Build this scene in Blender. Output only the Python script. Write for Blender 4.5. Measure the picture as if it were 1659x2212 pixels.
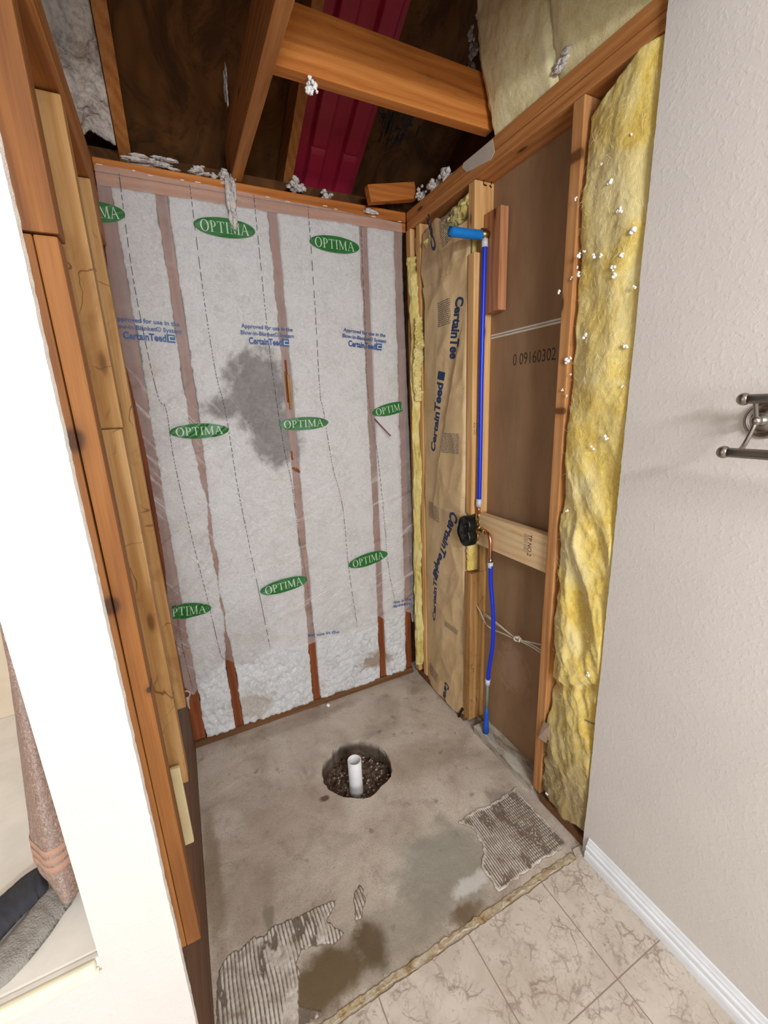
import bpy, bmesh, math, random
from mathutils import Vector, Matrix, noise
from mathutils.geometry import tessellate_polygon
random.seed(7)
sc = bpy.context.scene
for o in list(bpy.data.objects): bpy.data.objects.remove(o)
col = sc.collection
PI = math.pi

# ---------------------------------------------------------------- camera
F = 902.683; YAW, PIT, ROL = 0.447179, -0.248994, -0.040303
CAM = Vector((0.130071, -1.951426, 1.584446))
cy, sy, cp, sp, cr, sr = math.cos(YAW), math.sin(YAW), math.cos(PIT), math.sin(PIT), math.cos(ROL), math.sin(ROL)
FWD = Vector((sy*cp, cy*cp, sp)); R0 = Vector((cy, -sy, 0)); U0 = R0.cross(FWD)
RGT = R0*cr + U0*sr; UPV = -R0*sr + U0*cr
cd = bpy.data.cameras.new('camera'); cam = bpy.data.objects.new('camera', cd); col.objects.link(cam)
cd.sensor_fit = 'HORIZONTAL'; cd.sensor_width = 36; cd.lens = 36*F/1659; cd.clip_start = 0.02
m = Matrix((RGT, UPV, -FWD)).transposed().to_4x4(); m.translation = CAM; cam.matrix_world = m
sc.camera = cam

# ---------------------------------------------------------------- light, world, exposure
sc.view_settings.view_transform = 'Standard'; sc.view_settings.look = 'None'
sc.view_settings.exposure = 0.09; sc.view_settings.gamma = 1; sc.view_settings.use_curve_mapping = False
w = bpy.data.worlds.new('world'); sc.world = w; w.use_nodes = True
w.node_tree.nodes['Background'].inputs[0].default_value = (0.75, 0.85, 1, 1)
w.node_tree.nodes['Background'].inputs[1].default_value = 0.6
def area(name, loc, target, sx, syy, power, color):
    l = bpy.data.lights.new(name, 'AREA'); l.shape = 'RECTANGLE'; l.size = sx; l.size_y = syy
    l.energy = power; l.color = color
    o = bpy.data.objects.new(name, l); col.objects.link(o); o.location = loc
    o.rotation_euler = (Vector(target)-Vector(loc)).to_track_quat('-Z', 'Y').to_euler()
    return o
area('vanity_light', (0.35, -3.28, 2.12), (0.7, -0.9, 1.1), 0.6, 0.12, 29, (0.96, 0.98, 1.0))
area('window_daylight', (0.0, -4.52, 1.45), (0.55, 0, 1.2), 1.0, 1.0, 56, (0.90, 0.96, 1.0))
area('side_fill_light', (-1.85, -1.95, 1.5), (0.9, -1.1, 1.1), 0.8, 1.0, 8, (0.90, 0.96, 1.0))  # added fill from the left for the right wall; no window there
area('warm_fill_light', (0.25, -2.35, 2.40), (0.25, -2.0, 0), 0.4, 0.4, 2.2, (1.0, 0.86, 0.66))  # added warm overhead fill that tints the shadows; no fixture there

# ---------------------------------------------------------------- helpers
def ray(px, py): return FWD + RGT*((px-829.5)/F) - UPV*((py-1106)/F)
def at(px, py, ax, v):
    """point of the plane ax=v seen at a pixel of the photograph"""
    d = ray(px, py); i = 'xyz'.index(ax); return CAM + d*((v-CAM[i])/d[i])
def slope_at(px, py, z0, t):            # on the plane z = z0 - t*y
    d = ray(px, py); k = (z0 - t*CAM.y - CAM.z)/(d.z + t*d.y); return CAM + d*k
def fb(x, y, z, o=4):
    s = 0; a = 1
    for i in range(o):
        s += a*noise.noise(Vector((x, y, z))); a *= .5; x *= 2.03; y *= 2.03; z *= 2.03
    return s
def ridged(x, y, z, o=3):
    s = 0; a = 1
    for i in range(o):
        s += a*(1-abs(noise.noise(Vector((x, y, z))))*2.2); a *= .5; x *= 2.1; y *= 2.1; z *= 2.1
    return s
def smooth(a, b, x):
    t = max(0, min(1, (x-a)/(b-a))) if a != b else float(x > a); return t*t*(3-2*t)
def tag(o, label=None, cat=None, group=None, kind=None):
    if label: o['label'] = label
    if cat: o['category'] = cat
    if group: o['group'] = group
    if kind: o['kind'] = kind
    return o
def finish(name, bm, m, parent=None, smooth_=False, recalc=True):
    if recalc: bmesh.ops.recalc_face_normals(bm, faces=bm.faces)
    me = bpy.data.meshes.new(name); bm.to_mesh(me); bm.free()
    if isinstance(m, (list, tuple)):
        for k in m: me.materials.append(k)
    else: me.materials.append(m)
    if smooth_:
        for p in me.polygons: p.use_smooth = True
    # origin at the base of the shape
    xs = [v.co for v in me.vertices]
    c = Vector(((min(v.x for v in xs)+max(v.x for v in xs))/2, (min(v.y for v in xs)+max(v.y for v in xs))/2, min(v.z for v in xs)))
    o = bpy.data.objects.new(name, me); col.objects.link(o)
    base = c
    if parent is not None:
        o.parent = parent; base = c
        me.transform(Matrix.Translation(-base)); pl = Vector(parent.get('_w', (0, 0, 0)))
        o.location = base - pl
    else:
        me.transform(Matrix.Translation(-base)); o.location = base
    o['_w'] = tuple(base)
    return o
def thing(name, loc, label, cat, group=None):
    o = bpy.data.objects.new(name, None); col.objects.link(o); o.location = loc; o['_w'] = tuple(loc); o.empty_display_size = .05
    return tag(o, label, cat, group)
def bm_box(bm, lo, hi, bev=0.0, cuts=0, axis=2, wob=0.0, seed=0):
    r = bmesh.ops.create_cube(bm, size=1.0)['verts']
    lo = Vector(lo); hi = Vector(hi); c = (lo+hi)/2; s = hi-lo
    for v in r: v.co = Vector((v.co.x*s.x, v.co.y*s.y, v.co.z*s.z)) + c
    es = list({e for v in r for e in v.link_edges})
    if bev > 0:
        g = bmesh.ops.bevel(bm, geom=es, offset=bev, segments=2, affect='EDGES', profile=.6)
    if cuts:
        vs = [v for v in bm.verts if all(lo[i]-1e-4 <= v.co[i] <= hi[i]+1e-4 for i in range(3))]
        vset = set(vs)
        fs = {f for v in vs for f in v.link_faces}
        for k in range(1, cuts):
            p = lo[axis] + (hi[axis]-lo[axis])*k/cuts
            n = Vector((0, 0, 0)); n[axis] = 1; co = Vector(c); co[axis] = p
            fs = [f for f in bm.faces if all(v.co[i] >= lo[i]-1e-4 and v.co[i] <= hi[i]+1e-4 for v in f.verts for i in range(3))]
            geo = fs + list({e for f in fs for e in f.edges}) + list({v for f in fs for v in f.verts})
            bmesh.ops.bisect_plane(bm, geom=geo, plane_co=co, plane_no=n)
        if wob:
            for v in bm.verts:
                if all(lo[i]-1e-4 <= v.co[i] <= hi[i]+1e-4 for i in range(3)):
                    t = v.co[axis]*3+seed
                    d = Vector((noise.noise(Vector((t, seed, 0))), noise.noise(Vector((t, seed, 5))), noise.noise(Vector((t, seed, 9)))))*wob
                    d[axis] = 0; v.co += d
def board(name, lo, hi, m, label=None, parent=None, axis=None, cat='board', bev=.003, wob=.0012, group=None):
    s = [hi[i]-lo[i] for i in range(3)]
    ax = axis if axis is not None else s.index(max(s))
    bm = bmesh.new(); bm_box(bm, lo, hi, min(bev, min(s)*.3), max(2, int(s[ax]/.15)), ax, wob, random.random()*50)
    o = finish(name, bm, m, parent)
    if label: tag(o, label, cat, group)
    return o
def sheet_bm(nu, nv, P, back, keep=None):
    """front grid P(u,v) with skirts down to back(u,v): a solid with depth"""
    bm = bmesh.new(); V = {}
    for i in range(nu+1):
        for j in range(nv+1):
            V[i, j] = bm.verts.new(P(i/nu, j/nv))
    for i in range(nu):
        for j in range(nv): bm.faces.new((V[i, j], V[i+1, j], V[i+1, j+1], V[i, j+1]))
    if back:
        ring = [(i, 0) for i in range(nu)] + [(nu, j) for j in range(nv)] + [(i, nv) for i in range(nu, 0, -1)] + [(0, j) for j in range(nv, 0, -1)]
        B = [bm.verts.new(back(i/nu, j/nv)) for i, j in ring]
        for k in range(len(ring)):
            k2 = (k+1) % len(ring)
            bm.faces.new((V[ring[k2]], V[ring[k]], B[k], B[k2]))
        bm.faces.new(B)
    return bm
def tube_bm(bm, pts, r, seg=14, cap=True):
    pts = [Vector(p) for p in pts]; rings = []
    n = len(pts); up = None
    for i, p in enumerate(pts):
        t = (pts[min(i+1, n-1)]-pts[max(i-1, 0)]).normalized()
        if up is None: up = t.orthogonal().normalized()
        up = (up - t*up.dot(t)).normalized(); b = t.cross(up)
        rr = r(i/(n-1)) if callable(r) else r
        rings.append([bm.verts.new(p + (up*math.cos(a)+b*math.sin(a))*rr) for a in [2*PI*k/seg for k in range(seg)]])
    for i in range(n-1):
        for k in range(seg):
            bm.faces.new((rings[i][k], rings[i][(k+1) % seg], rings[i+1][(k+1) % seg], rings[i+1][k]))
    if cap:
        bm.faces.new(rings[0][::-1]); bm.faces.new(rings[-1])
def spline(pts, n=10):
    pts = [Vector(p) for p in pts]; out = []
    for i in range(len(pts)-1):
        p0 = pts[max(i-1, 0)]; p1 = pts[i]; p2 = pts[i+1]; p3 = pts[min(i+2, len(pts)-1)]
        for k in range(n):
            t = k/n
            out.append(.5*((2*p1)+(p2-p0)*t+(2*p0-5*p1+4*p2-p3)*t*t+(3*p1-p0-3*p2+p3)*t**3))
    out.append(pts[-1]); return out
def lathe_bm(bm, prof, center, axis, seg=28):
    """prof: (radius, distance along axis)"""
    axis = Vector(axis).normalized(); u = axis.orthogonal().normalized(); v = axis.cross(u); c = Vector(center); rings = []
    for r, h in prof:
        if r < 1e-5: rings.append([bm.verts.new(c+axis*h)]*seg)
        else: rings.append([bm.verts.new(c+axis*h+(u*math.cos(2*PI*k/seg)+v*math.sin(2*PI*k/seg))*r) for k in range(seg)])
    for a, b in zip(rings, rings[1:]):
        for k in range(seg):
            vs = []
            for q in (a[k], a[(k+1) % seg], b[(k+1) % seg], b[k]):
                if q not in vs: vs.append(q)
            if len(vs) >= 3: bm.faces.new(vs)
def poly_area_fill(poly, holes=()):
    loops = [[Vector((p[0], p[1], 0)) for p in poly]] + [[Vector((p[0], p[1], 0)) for p in h] for h in holes]
    flat = [p for l in loops for p in l]
    return flat, tessellate_polygon(loops)
def inside(p, poly):
    c = False; j = len(poly)-1
    for i in range(len(poly)):
        a, b = poly[i], poly[j]
        if (a[1] > p[1]) != (b[1] > p[1]) and p[0] < (b[0]-a[0])*(p[1]-a[1])/(b[1]-a[1])+a[0]: c = not c
        j = i
    return c
def edge_dist(p, poly):
    d = 9
    for i in range(len(poly)):
        a = Vector(poly[i-1]); b = Vector(poly[i]); q = Vector(p); ab = b-a
        t = max(0, min(1, (q-a).dot(ab)/max(ab.length_squared, 1e-9))); d = min(d, (q-a-ab*t).length)
    return d

# ---------------------------------------------------------------- materials
class NT:
    def __init__(s, name):
        s.m = bpy.data.materials.new(name); s.m.use_nodes = True; s.t = s.m.node_tree; s.n = s.t.nodes
        s.b = s.n['Principled BSDF']; s.out = s.n['Material Output']
        g = s.n.new('ShaderNodeNewGeometry'); s.pos = g.outputs['Position']
    def l(s, a, b): s.t.links.new(a, b)
    def mapv(s, scale, loc=(0, 0, 0), rot=(0, 0, 0), src=None):
        k = s.n.new('ShaderNodeMapping'); k.inputs['Scale'].default_value = scale; k.inputs['Location'].default_value = loc; k.inputs['Rotation'].default_value = rot
        s.l(src or s.pos, k.inputs[0]); return k.outputs[0]
    def noise(s, v, scale=5, detail=4, rough=.5, dist=0):
        k = s.n.new('ShaderNodeTexNoise'); k.inputs['Scale'].default_value = scale; k.inputs['Detail'].default_value = detail
        k.inputs['Roughness'].default_value = rough; k.inputs['Distortion'].default_value = dist; s.l(v, k.inputs['Vector']); return k.outputs[0]
    def voro(s, v, scale=5, feature='F1'):
        k = s.n.new('ShaderNodeTexVoronoi'); k.inputs['Scale'].default_value = scale; k.feature = feature; s.l(v, k.inputs['Vector']); return k.outputs['Distance']
    def ramp(s, v, stops):
        k = s.n.new('ShaderNodeValToRGB'); e = k.color_ramp.elements
        while len(e) < len(stops): e.new(.5)
        for i, (p, c) in enumerate(stops):
            e[i].position = p; e[i].color = c if len(c) == 4 else (*c, 1)
        s.l(v, k.inputs[0]); return k.outputs[0]
    def mask(s, v, a, b):
        k = s.n.new('ShaderNodeMapRange'); k.interpolation_type = 'SMOOTHSTEP'; k.inputs[1].default_value = a; k.inputs[2].default_value = b; s.l(v, k.inputs[0]); return k.outputs[0]
    def mix(s, f, a, b, mode='MIX'):
        k = s.n.new('ShaderNodeMix'); k.data_type = 'RGBA'; k.blend_type = mode
        for inp, v in ((k.inputs[0], f), (k.inputs[6], a), (k.inputs[7], b)):
            if hasattr(v, 'node'): s.l(v, inp)
            elif isinstance(v, (int, float)): inp.default_value = v
            else: inp.default_value = v if len(v) == 4 else (*v, 1)
        return k.outputs[2]
    def math(s, op, a, b=0.0, c=0.0):
        k = s.n.new('ShaderNodeMath'); k.operation = op
        for inp, v in zip(k.inputs, (a, b, c)):
            if hasattr(v, 'node'): s.l(v, inp)
            else: inp.default_value = v
        return k.outputs[0]
    def sep(s, v=None):
        k = s.n.new('ShaderNodeSeparateXYZ'); s.l(v or s.pos, k.inputs[0]); return k.outputs
    def blob(s, c, r, jit=.25, nscale=6, axes='xyz', soft=.5):
        """1 inside a noisy ellipse around c with radii r, 0 outside"""
        q = s.mapv(tuple(1/k for k in r), tuple(-a/k for a, k in zip(c, r)))
        k = s.n.new('ShaderNodeVectorMath'); k.operation = 'LENGTH'; s.l(q, k.inputs[0])
        d = s.math('ADD', k.outputs['Value'], s.math('MULTIPLY', s.math('SUBTRACT', s.noise(s.pos, nscale, 5, .6), .5), jit*4))
        return s.math('SUBTRACT', 1.0, s.mask(d, 1-soft, 1+soft*.4))
    def bump(s, h, dist=.002, strength=1.0):
        k = s.n.new('ShaderNodeBump'); k.inputs['Distance'].default_value = dist; k.inputs['Strength'].default_value = strength
        s.l(h, k.inputs['Height']); s.l(k.outputs[0], s.b.inputs['Normal'])
    def fin(s, colr, rough=.6, metal=0, spec=.5):
        b = s.b
        if hasattr(colr, 'node'): s.l(colr, b.inputs['Base Color'])
        else: b.inputs['Base Color'].default_value = (*colr, 1)
        if hasattr(rough, 'node'): s.l(rough, b.inputs['Roughness'])
        else: b.inputs['Roughness'].default_value = rough
        b.inputs['Metallic'].default_value = metal; b.inputs['Specular IOR Level'].default_value = spec
        return s.m
def srgb(r, g, b):
    f = lambda c: ((c/255+.055)/1.055)**2.4 if c > 10 else c/255/12.92
    return (f(r), f(g), f(b))
def wood(name, light, mid, dark, axis, knot=True, rough=.65, cracks=False, spots=()):
    n = NT(name); a = 'xyz'.index(axis)
    def sc3(al, ac): v = [ac]*3; v[a] = al; return tuple(v)
    oi = n.n.new('ShaderNodeObjectInfo')
    cb = n.n.new('ShaderNodeCombineXYZ'); sh = n.math('MULTIPLY', oi.outputs['Random'], 17.0)
    for i in range(3): n.l(sh, cb.inputs[i])
    va = n.n.new('ShaderNodeVectorMath'); n.l(n.pos, va.inputs[0]); n.l(cb.outputs[0], va.inputs[1])
    p = va.outputs[0]
    big = n.noise(n.mapv(sc3(1.3, 14), src=p), 1.0, 4, .55, .8)
    w_ = n.n.new('ShaderNodeTexWave'); w_.wave_type = 'RINGS'; w_.rings_direction = axis.upper()
    w_.inputs['Scale'].default_value = 9; w_.inputs['Distortion'].default_value = 9; w_.inputs['Detail'].default_value = 3; w_.inputs['Detail Scale'].default_value = .6
    n.l(n.mapv(sc3(.25, 1.6), src=p), w_.inputs['Vector'])
    fine = n.noise(n.mapv(sc3(6, 260), src=p), 1.0, 3, .6)
    v = n.math('ADD', n.math('MULTIPLY', big, .62), n.math('ADD', n.math('MULTIPLY', w_.outputs[1], .11), n.math('MULTIPLY', fine, .26)))
    c = n.ramp(v, [(.24, dark), (.46, mid), (.66, light)])
    if knot:
        k = n.voro(n.mapv(sc3(3.1, 10), src=p), 1.0)
        c = n.mix(n.math('MULTIPLY', n.math('SUBTRACT', 1.0, n.mask(k, .05, .22)), .25), c, dark)
        c = n.mix(n.math('MULTIPLY', n.math('SUBTRACT', 1.0, n.mask(k, .035, .10)), .9), c, tuple(x*.35 for x in dark))
    dirt = n.mask(n.noise(n.mapv(sc3(4, 16), src=p), 1.3, 6, .7), .58, .8)
    c = n.mix(n.math('MULTIPLY', dirt, .35), c, tuple(x*.5 for x in dark))
    if cracks:
        cm = n.math('MULTIPLY', n.math('SUBTRACT', 1.0, n.mask(n.math('ABSOLUTE', n.math('SUBTRACT', n.noise(n.mapv(sc3(9, 9), src=p), 1.0, 2, .5, 1.0), .5)), .004, .016)), n.mask(n.noise(n.mapv((1, 1, 1), src=p), 6, 2), .5, .6))
        c = n.mix(n.math('MULTIPLY', cm, .75), c, tuple(x*.3 for x in dark))
        c = n.mix(n.math('MULTIPLY', n.mask(n.noise(n.mapv(sc3(9, 14), src=p), 1.0, 4, .6, .6), .5, .72), .45), c, tuple(x*.7 for x in dark))
    for (kx, ky, kz, kr) in spots:
        k = n.blob((kx, ky, kz), (kr*1.2 if axis != 'x' else kr*2, .06, kr*1.5), .12, 30, soft=.45)
        c = n.mix(n.math('MULTIPLY', k, .9), c, tuple(x*.22 for x in dark))
        k = n.blob((kx, ky, kz), (kr*2.2, .08, kr*3.2), .10, 20, soft=.7)
        c = n.mix(n.math('MULTIPLY', k, .35), c, dark)
    n.bump(v, .0012, .5)
    return n.fin(c, rough, 0, .3)
O1 = wood('orange_pine_z', srgb(152, 100, 50), srgb(124, 76, 32), srgb(84, 46, 18), 'z', True, .65, False, [(*at(160, 950, 'y', -1.2625), .012), (*at(240, 1310, 'y', -1.2625), .011), (*at(322, 1490, 'y', -1.2625), .004)])
O2 = wood('golden_pine_z', srgb(188, 148, 98), srgb(164, 120, 68), srgb(146, 96, 46), 'z', True, .65, True)
O3 = wood('orange_pine_y', srgb(182, 122, 66), srgb(158, 98, 46), srgb(110, 62, 26), 'y')
OX = wood('orange_pine_x', srgb(200, 128, 62), srgb(178, 104, 42), srgb(132, 70, 24), 'x')
P1 = wood('pale_pine_z', srgb(226, 184, 130), srgb(208, 158, 100), srgb(166, 112, 62), 'z')
PB = wood('reddish_pine_z', srgb(204, 150, 98), srgb(178, 124, 74), srgb(132, 82, 42), 'z', True, .65, False, [(*at(1240, 340, 'x', 1.24), .011), (*at(1210, 888, 'x', 1.24), .008)])
PR = wood('red_pine_z', srgb(196, 138, 98), srgb(170, 112, 74), srgb(122, 72, 44), 'z')
PW = wood('new_pine_y', srgb(232, 202, 160), srgb(216, 182, 136), srgb(180, 140, 94), 'y')
OY = wood('brown_pine_y', srgb(206, 146, 90), srgb(182, 120, 66), srgb(130, 78, 36), 'y')
BX = wood('stained_plate_x', srgb(128, 88, 54), srgb(104, 68, 40), srgb(66, 40, 24), 'x')
BS = wood('bare_stud_z', srgb(150, 84, 44), srgb(122, 62, 30), srgb(84, 40, 18), 'z')
DK = wood('dark_board_y', srgb(128, 92, 64), srgb(98, 66, 44), srgb(60, 38, 24), 'y')
GY = None

def m_plain(name, c, rough=.5, metal=0, spec=.5, bump=0, bs=300):
    n = NT(name); cc = n.mix(n.mask(n.noise(n.pos, 14, 5, .6), .3, .7), tuple(x*.9 for x in c), c)
    if bump: n.bump(n.noise(n.pos, bs, 3, .6), bump, 1)
    return n.fin(cc, rough, metal, spec)
def m_wall(name, c):
    n = NT(name)
    h = n.math('ADD', n.noise(n.pos, 170, 3, .55), n.math('MULTIPLY', n.mask(n.noise(n.pos, 75, 2, .5), .5, .68), .8))
    cc = n.mix(n.mask(n.noise(n.pos, 3, 4, .6), .3, .7), c, tuple(x*.95 for x in c))
    n.bump(h, .0009, .35); return n.fin(cc, .62, 0, .35)
n = NT('grey_painted_plate'); cc = n.ramp(n.noise(n.mapv((4, 1, 4)), 9, 6, .7, .6), [(.32, srgb(112, 92, 68)), (.46, srgb(160, 150, 132)), (.62, srgb(196, 190, 176))]); n.bump(n.noise(n.pos, 90, 5, .6), .002, .5); GY = n.fin(cc, .7)
M_wall = m_wall('painted_wall', srgb(216, 209, 203))
M_cap = M_wall
M_gyp = m_plain('broken_gypsum', srgb(240, 238, 232), .9, 0, .2, .002, 400)
M_white = m_plain('white_gloss_paint', srgb(236, 238, 242), .35)
M_deck = m_plain('white_acrylic', srgb(238, 232, 222), .25)
M_cream = m_plain('cream_trim', srgb(244, 236, 208), .35)
M_tubwall = m_plain('beige_tile_wall', srgb(214, 196, 172), .4)
M_pvc = m_plain('white_pipe_plastic', srgb(240, 240, 240), .3)
M_blue = m_plain('blue_tubing', srgb(18, 52, 205), .35)
M_stub = m_plain('blue_sleeve', srgb(0, 120, 200), .4, 0, .5, .0006, 700)
M_collar = m_plain('white_collar', srgb(205, 208, 222), .4)
M_brass = m_plain('brass', (0.75, .53, .20), .25, 1)
M_copper = m_plain('copper', (0.62, .28, .14), .3, 1)
M_nickel = m_plain('brushed_nickel', (.36, .33, .30), .3, 1)
M_black = m_plain('black_plastic', (.004, .005, .005), .4, 0, .35)
M_cable = m_plain('white_cable_jacket', srgb(214, 204, 186), .5)
M_dark = m_plain('dark_steel', (.03, .025, .02), .5, .6)
M_ink = m_plain('dark_ink', srgb(52, 38, 30), .8)
M_green = m_plain('green_print', srgb(36, 110, 44), .45)
M_greent = m_plain('pale_green_print', srgb(190, 212, 184), .5)
M_blueink = m_plain('blue_print', srgb(38, 76, 140), .5)
M_navy = m_plain('navy_print', srgb(30, 54, 96), .7)
M_greyink = m_plain('grey_print', srgb(112, 104, 98), .8)
M_thread = m_plain('stitch_thread', srgb(60, 62, 60), .9)

n = NT('gypsum_back_paper')
c = n.mix(n.mask(n.noise(n.mapv((1, 4, 1.2)), 3, 5, .6), .3, .75), srgb(160, 128, 96), srgb(142, 112, 84))
c = n.mix(n.math('MULTIPLY', n.mask(n.noise(n.mapv((20, 20, 3)), 4, 4, .6), .6, .8), .3), c, srgb(110, 84, 60))
c = n.mix(n.math('MULTIPLY', n.blob((1.33, -.72, .42), (.2, .10, .12), .5, 30), .18), c, srgb(205, 180, 160))
M_board = n.fin(c, .85, 0, .2)

def m_wool(name, a, b, c3, dirt=0.0):
    n = NT(name)
    big = n.noise(n.mapv((1, 1, .7)), 6, 6, .66, 1.6); fib = n.noise(n.mapv((30, 14, 9)), 4, 6, .7, 2.5); f2 = n.noise(n.mapv((60, 90, 40), rot=(.5, .3, .2)), 2, 4, .7, 3)
    v = n.math('ADD', n.math('MULTIPLY', big, .6), n.math('ADD', n.math('MULTIPLY', fib, .28), n.math('MULTIPLY', f2, .14)))
    cc = n.ramp(v, [(.34, c3), (.47, b), (.64, a)])
    streak = n.mask(n.noise(n.mapv((50, 35, 14), rot=(.9, 0, .4)), 5, 3, .6, 4), .60, .70)
    cc = n.mix(n.math('MULTIPLY', streak, .35), cc, a)
    s2 = n.mask(n.noise(n.mapv((90, 130, 22), rot=(-.6, .2, .1)), 3, 4, .65, 5), .56, .72)
    cc = n.mix(n.math('MULTIPLY', s2, .5), cc, tuple(min(1, x*1.12) for x in a))
    s3 = n.mask(n.noise(n.mapv((80, 60, 16), rot=(.7, .2, .1)), 3, 4, .65, 5), .58, .74)
    cc = n.mix(n.math('MULTIPLY', s3, .4), cc, c3)
    mem = n.mask(n.noise(n.pos, 3.2, 3, .5, .6), .54, .66)
    cc = n.mix(n.math('MULTIPLY', mem, .5), cc, tuple(.72*x+.12 for x in a))
    if dirt:
        z = n.sep()[2]
        d = n.math('MULTIPLY', n.mask(n.math('ADD', z, n.math('MULTIPLY', n.noise(n.pos, 9, 5, .6), .35)), .85, .25), dirt)
        cc = n.mix(d, cc, srgb(122, 98, 66))
    n.bump(n.math('ADD', n.math('MULTIPLY', fib, 1.0), f2), .003, .6)
    n.fin(cc, .95, 0, .1)
    n.b.inputs['Sheen Weight'].default_value = .25
    n.b.inputs['Subsurface Weight'].default_value = 0.0
    return n.m
M_wool = m_wool('yellow_fibreglass', srgb(246, 230, 168), srgb(228, 198, 100), srgb(190, 148, 48), .8)
M_wool2 = m_wool('pale_fibreglass', srgb(240, 226, 160), srgb(220, 198, 116), srgb(176, 146, 70))
M_wool3 = m_wool('attic_fibreglass', srgb(246, 236, 196), srgb(226, 210, 156), srgb(188, 166, 104))
def m_fluff(name, a, b, cd_=None):
    n = NT(name)
    v = n.math('ADD', n.math('MULTIPLY', n.noise(n.pos, 60, 6, .7, 1.5), .6), n.math('MULTIPLY', n.noise(n.pos, 9, 4, .6), .4))
    cc = n.ramp(v, [(.36, b), (.52, a)])
    if cd_:
        cc = n.mix(n.math('MULTIPLY', n.mask(n.noise(n.pos, 5, 6, .65, .5), .60, .74), .55), cc, cd_)
    n.bump(n.noise(n.pos, 110, 5, .7, 1), .004, .8)
    n.fin(cc, .95, 0, .15); return n
M_fluff = m_fluff('grey_white_fluff', srgb(222, 214, 208), srgb(150, 140, 132)).m
M_speck = m_plain('white_fluff', srgb(250, 248, 246), .9)
nn = m_fluff('blown_white_wool', srgb(252, 252, 253), srgb(224, 222, 220), srgb(222, 204, 174))
b0 = nn.b.inputs['Base Color'].links[0].from_socket
nn.n.remove(nn.b.inputs['Normal'].links[0].from_node)
nn.bump(nn.math('ADD', nn.noise(nn.pos, 70, 6, .7, 2.5), nn.math('MULTIPLY', nn.noise(nn.pos, 220, 3, .6), .3)), .010, .9)
stain = nn.math('MULTIPLY', nn.blob((1.30-.33, -.01, .17), (.11, .3, .06), .5, 22), .7)
c1 = nn.mix(stain, b0, srgb(160, 122, 84))
c1 = nn.mix(nn.math('MULTIPLY', nn.blob((.28, -.01, .14), (.12, .3, .10), .5, 18), .45), c1, srgb(186, 160, 126))
A_ = at(560, 860, 'y', -.005); B_ = at(575, 920, 'y', -.005); C_ = at(500, 880, 'y', -.005)
grey = nn.math('MAXIMUM', nn.blob((A_.x, 0, A_.z+.03), (.15, .5, .19), .35, 14, soft=.35), nn.math('MAXIMUM', nn.blob((B_.x+.04, 0, B_.z-.05), (.12, .5, .15), .35, 14, soft=.35), nn.blob((C_.x-.02, 0, C_.z), (.12, .5, .05), .35, 14, soft=.5)))  # darkness of the hollow in the wool, put into its colour
c1 = nn.mix(nn.math('MULTIPLY', grey, nn.math('ADD', .62, nn.math('MULTIPLY', nn.noise(nn.pos, 26, 6, .7, 1), .7))), c1, srgb(66, 50, 45))
nn.l(c1, nn.b.inputs['Base Color']); M_blown = nn.m

# netting film: thin, milky, partly see-through
n = NT('netting_film')
spk = n.mask(n.noise(n.mapv((1, 1, 1)), 130, 3, .6), .66, .74)
reg = n.mask(n.noise(n.pos, 3.4, 3, .5), .42, .62)
z = n.sep()[2]
low = n.mask(z, 1.45, .7)
cc = n.mix(n.math('MULTIPLY', n.math('MULTIPLY', spk, reg), n.math('MULTIPLY', low, .8)), srgb(246, 240, 238), srgb(80, 74, 68))
cc = n.mix(n.math('MULTIPLY', n.math('MULTIPLY', n.mask(n.noise(n.pos, 6, 5, .6, 1), .50, .72), low), .42), cc, srgb(168, 152, 124))
bl = n.blob((.26, 0, .52), (.16, .5, .22), .4, 10)
cc = n.mix(n.math('MULTIPLY', bl, .4), cc, srgb(140, 120, 108))
n.fin(cc, .36, 0, .6)
n.bump(n.math('ADD', n.noise(n.pos, 420, 2, .5), n.math('MULTIPLY', n.noise(n.mapv((3, 3, 12), src=n.mapv((1, 1, 1), rot=(0, -.6, 0))), 3, 5, .65, 1.2), 3.5)), .0022, .6)
tr = n.n.new('ShaderNodeBsdfTransparent'); tr.inputs[0].default_value = (.985, .98, .975, 1)
mx = n.n.new('ShaderNodeMixShader')
stk = n.mask(n.noise(n.mapv((1.2, 1, 16), src=n.mapv((1, 1, 1), rot=(0, -.927, 0))), 2.2, 4, .6, .8), .54, .68)
lft = n.math('MULTIPLY', n.mask(n.sep()[0], .62, .15), n.mask(z, 1.95, 1.6))
stk2 = n.mask(n.noise(n.mapv((1.4, 1, 15), src=n.mapv((1, 1, 1), rot=(0, .37, 0))), 2.2, 4, .6, .8), .55, .70)
rgt = n.math('MULTIPLY', n.mask(n.sep()[0], .35, .7), n.mask(z, 1.5, 1.1))
fold = n.math('ADD', n.math('MULTIPLY', stk, lft), n.math('MULTIPLY', stk2, rgt))
fac = n.math('ADD', n.math('ADD', .13, n.math('MULTIPLY', fold, .24)), n.math('MULTIPLY', n.noise(n.pos, 10, 4, .6), .22))
n.l(fac, mx.inputs[0]); n.l(tr.outputs[0], mx.inputs[1]); n.l(n.b.outputs[0], mx.inputs[2]); n.l(mx.outputs[0], n.out.inputs[0])
M_film = n.m

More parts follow.
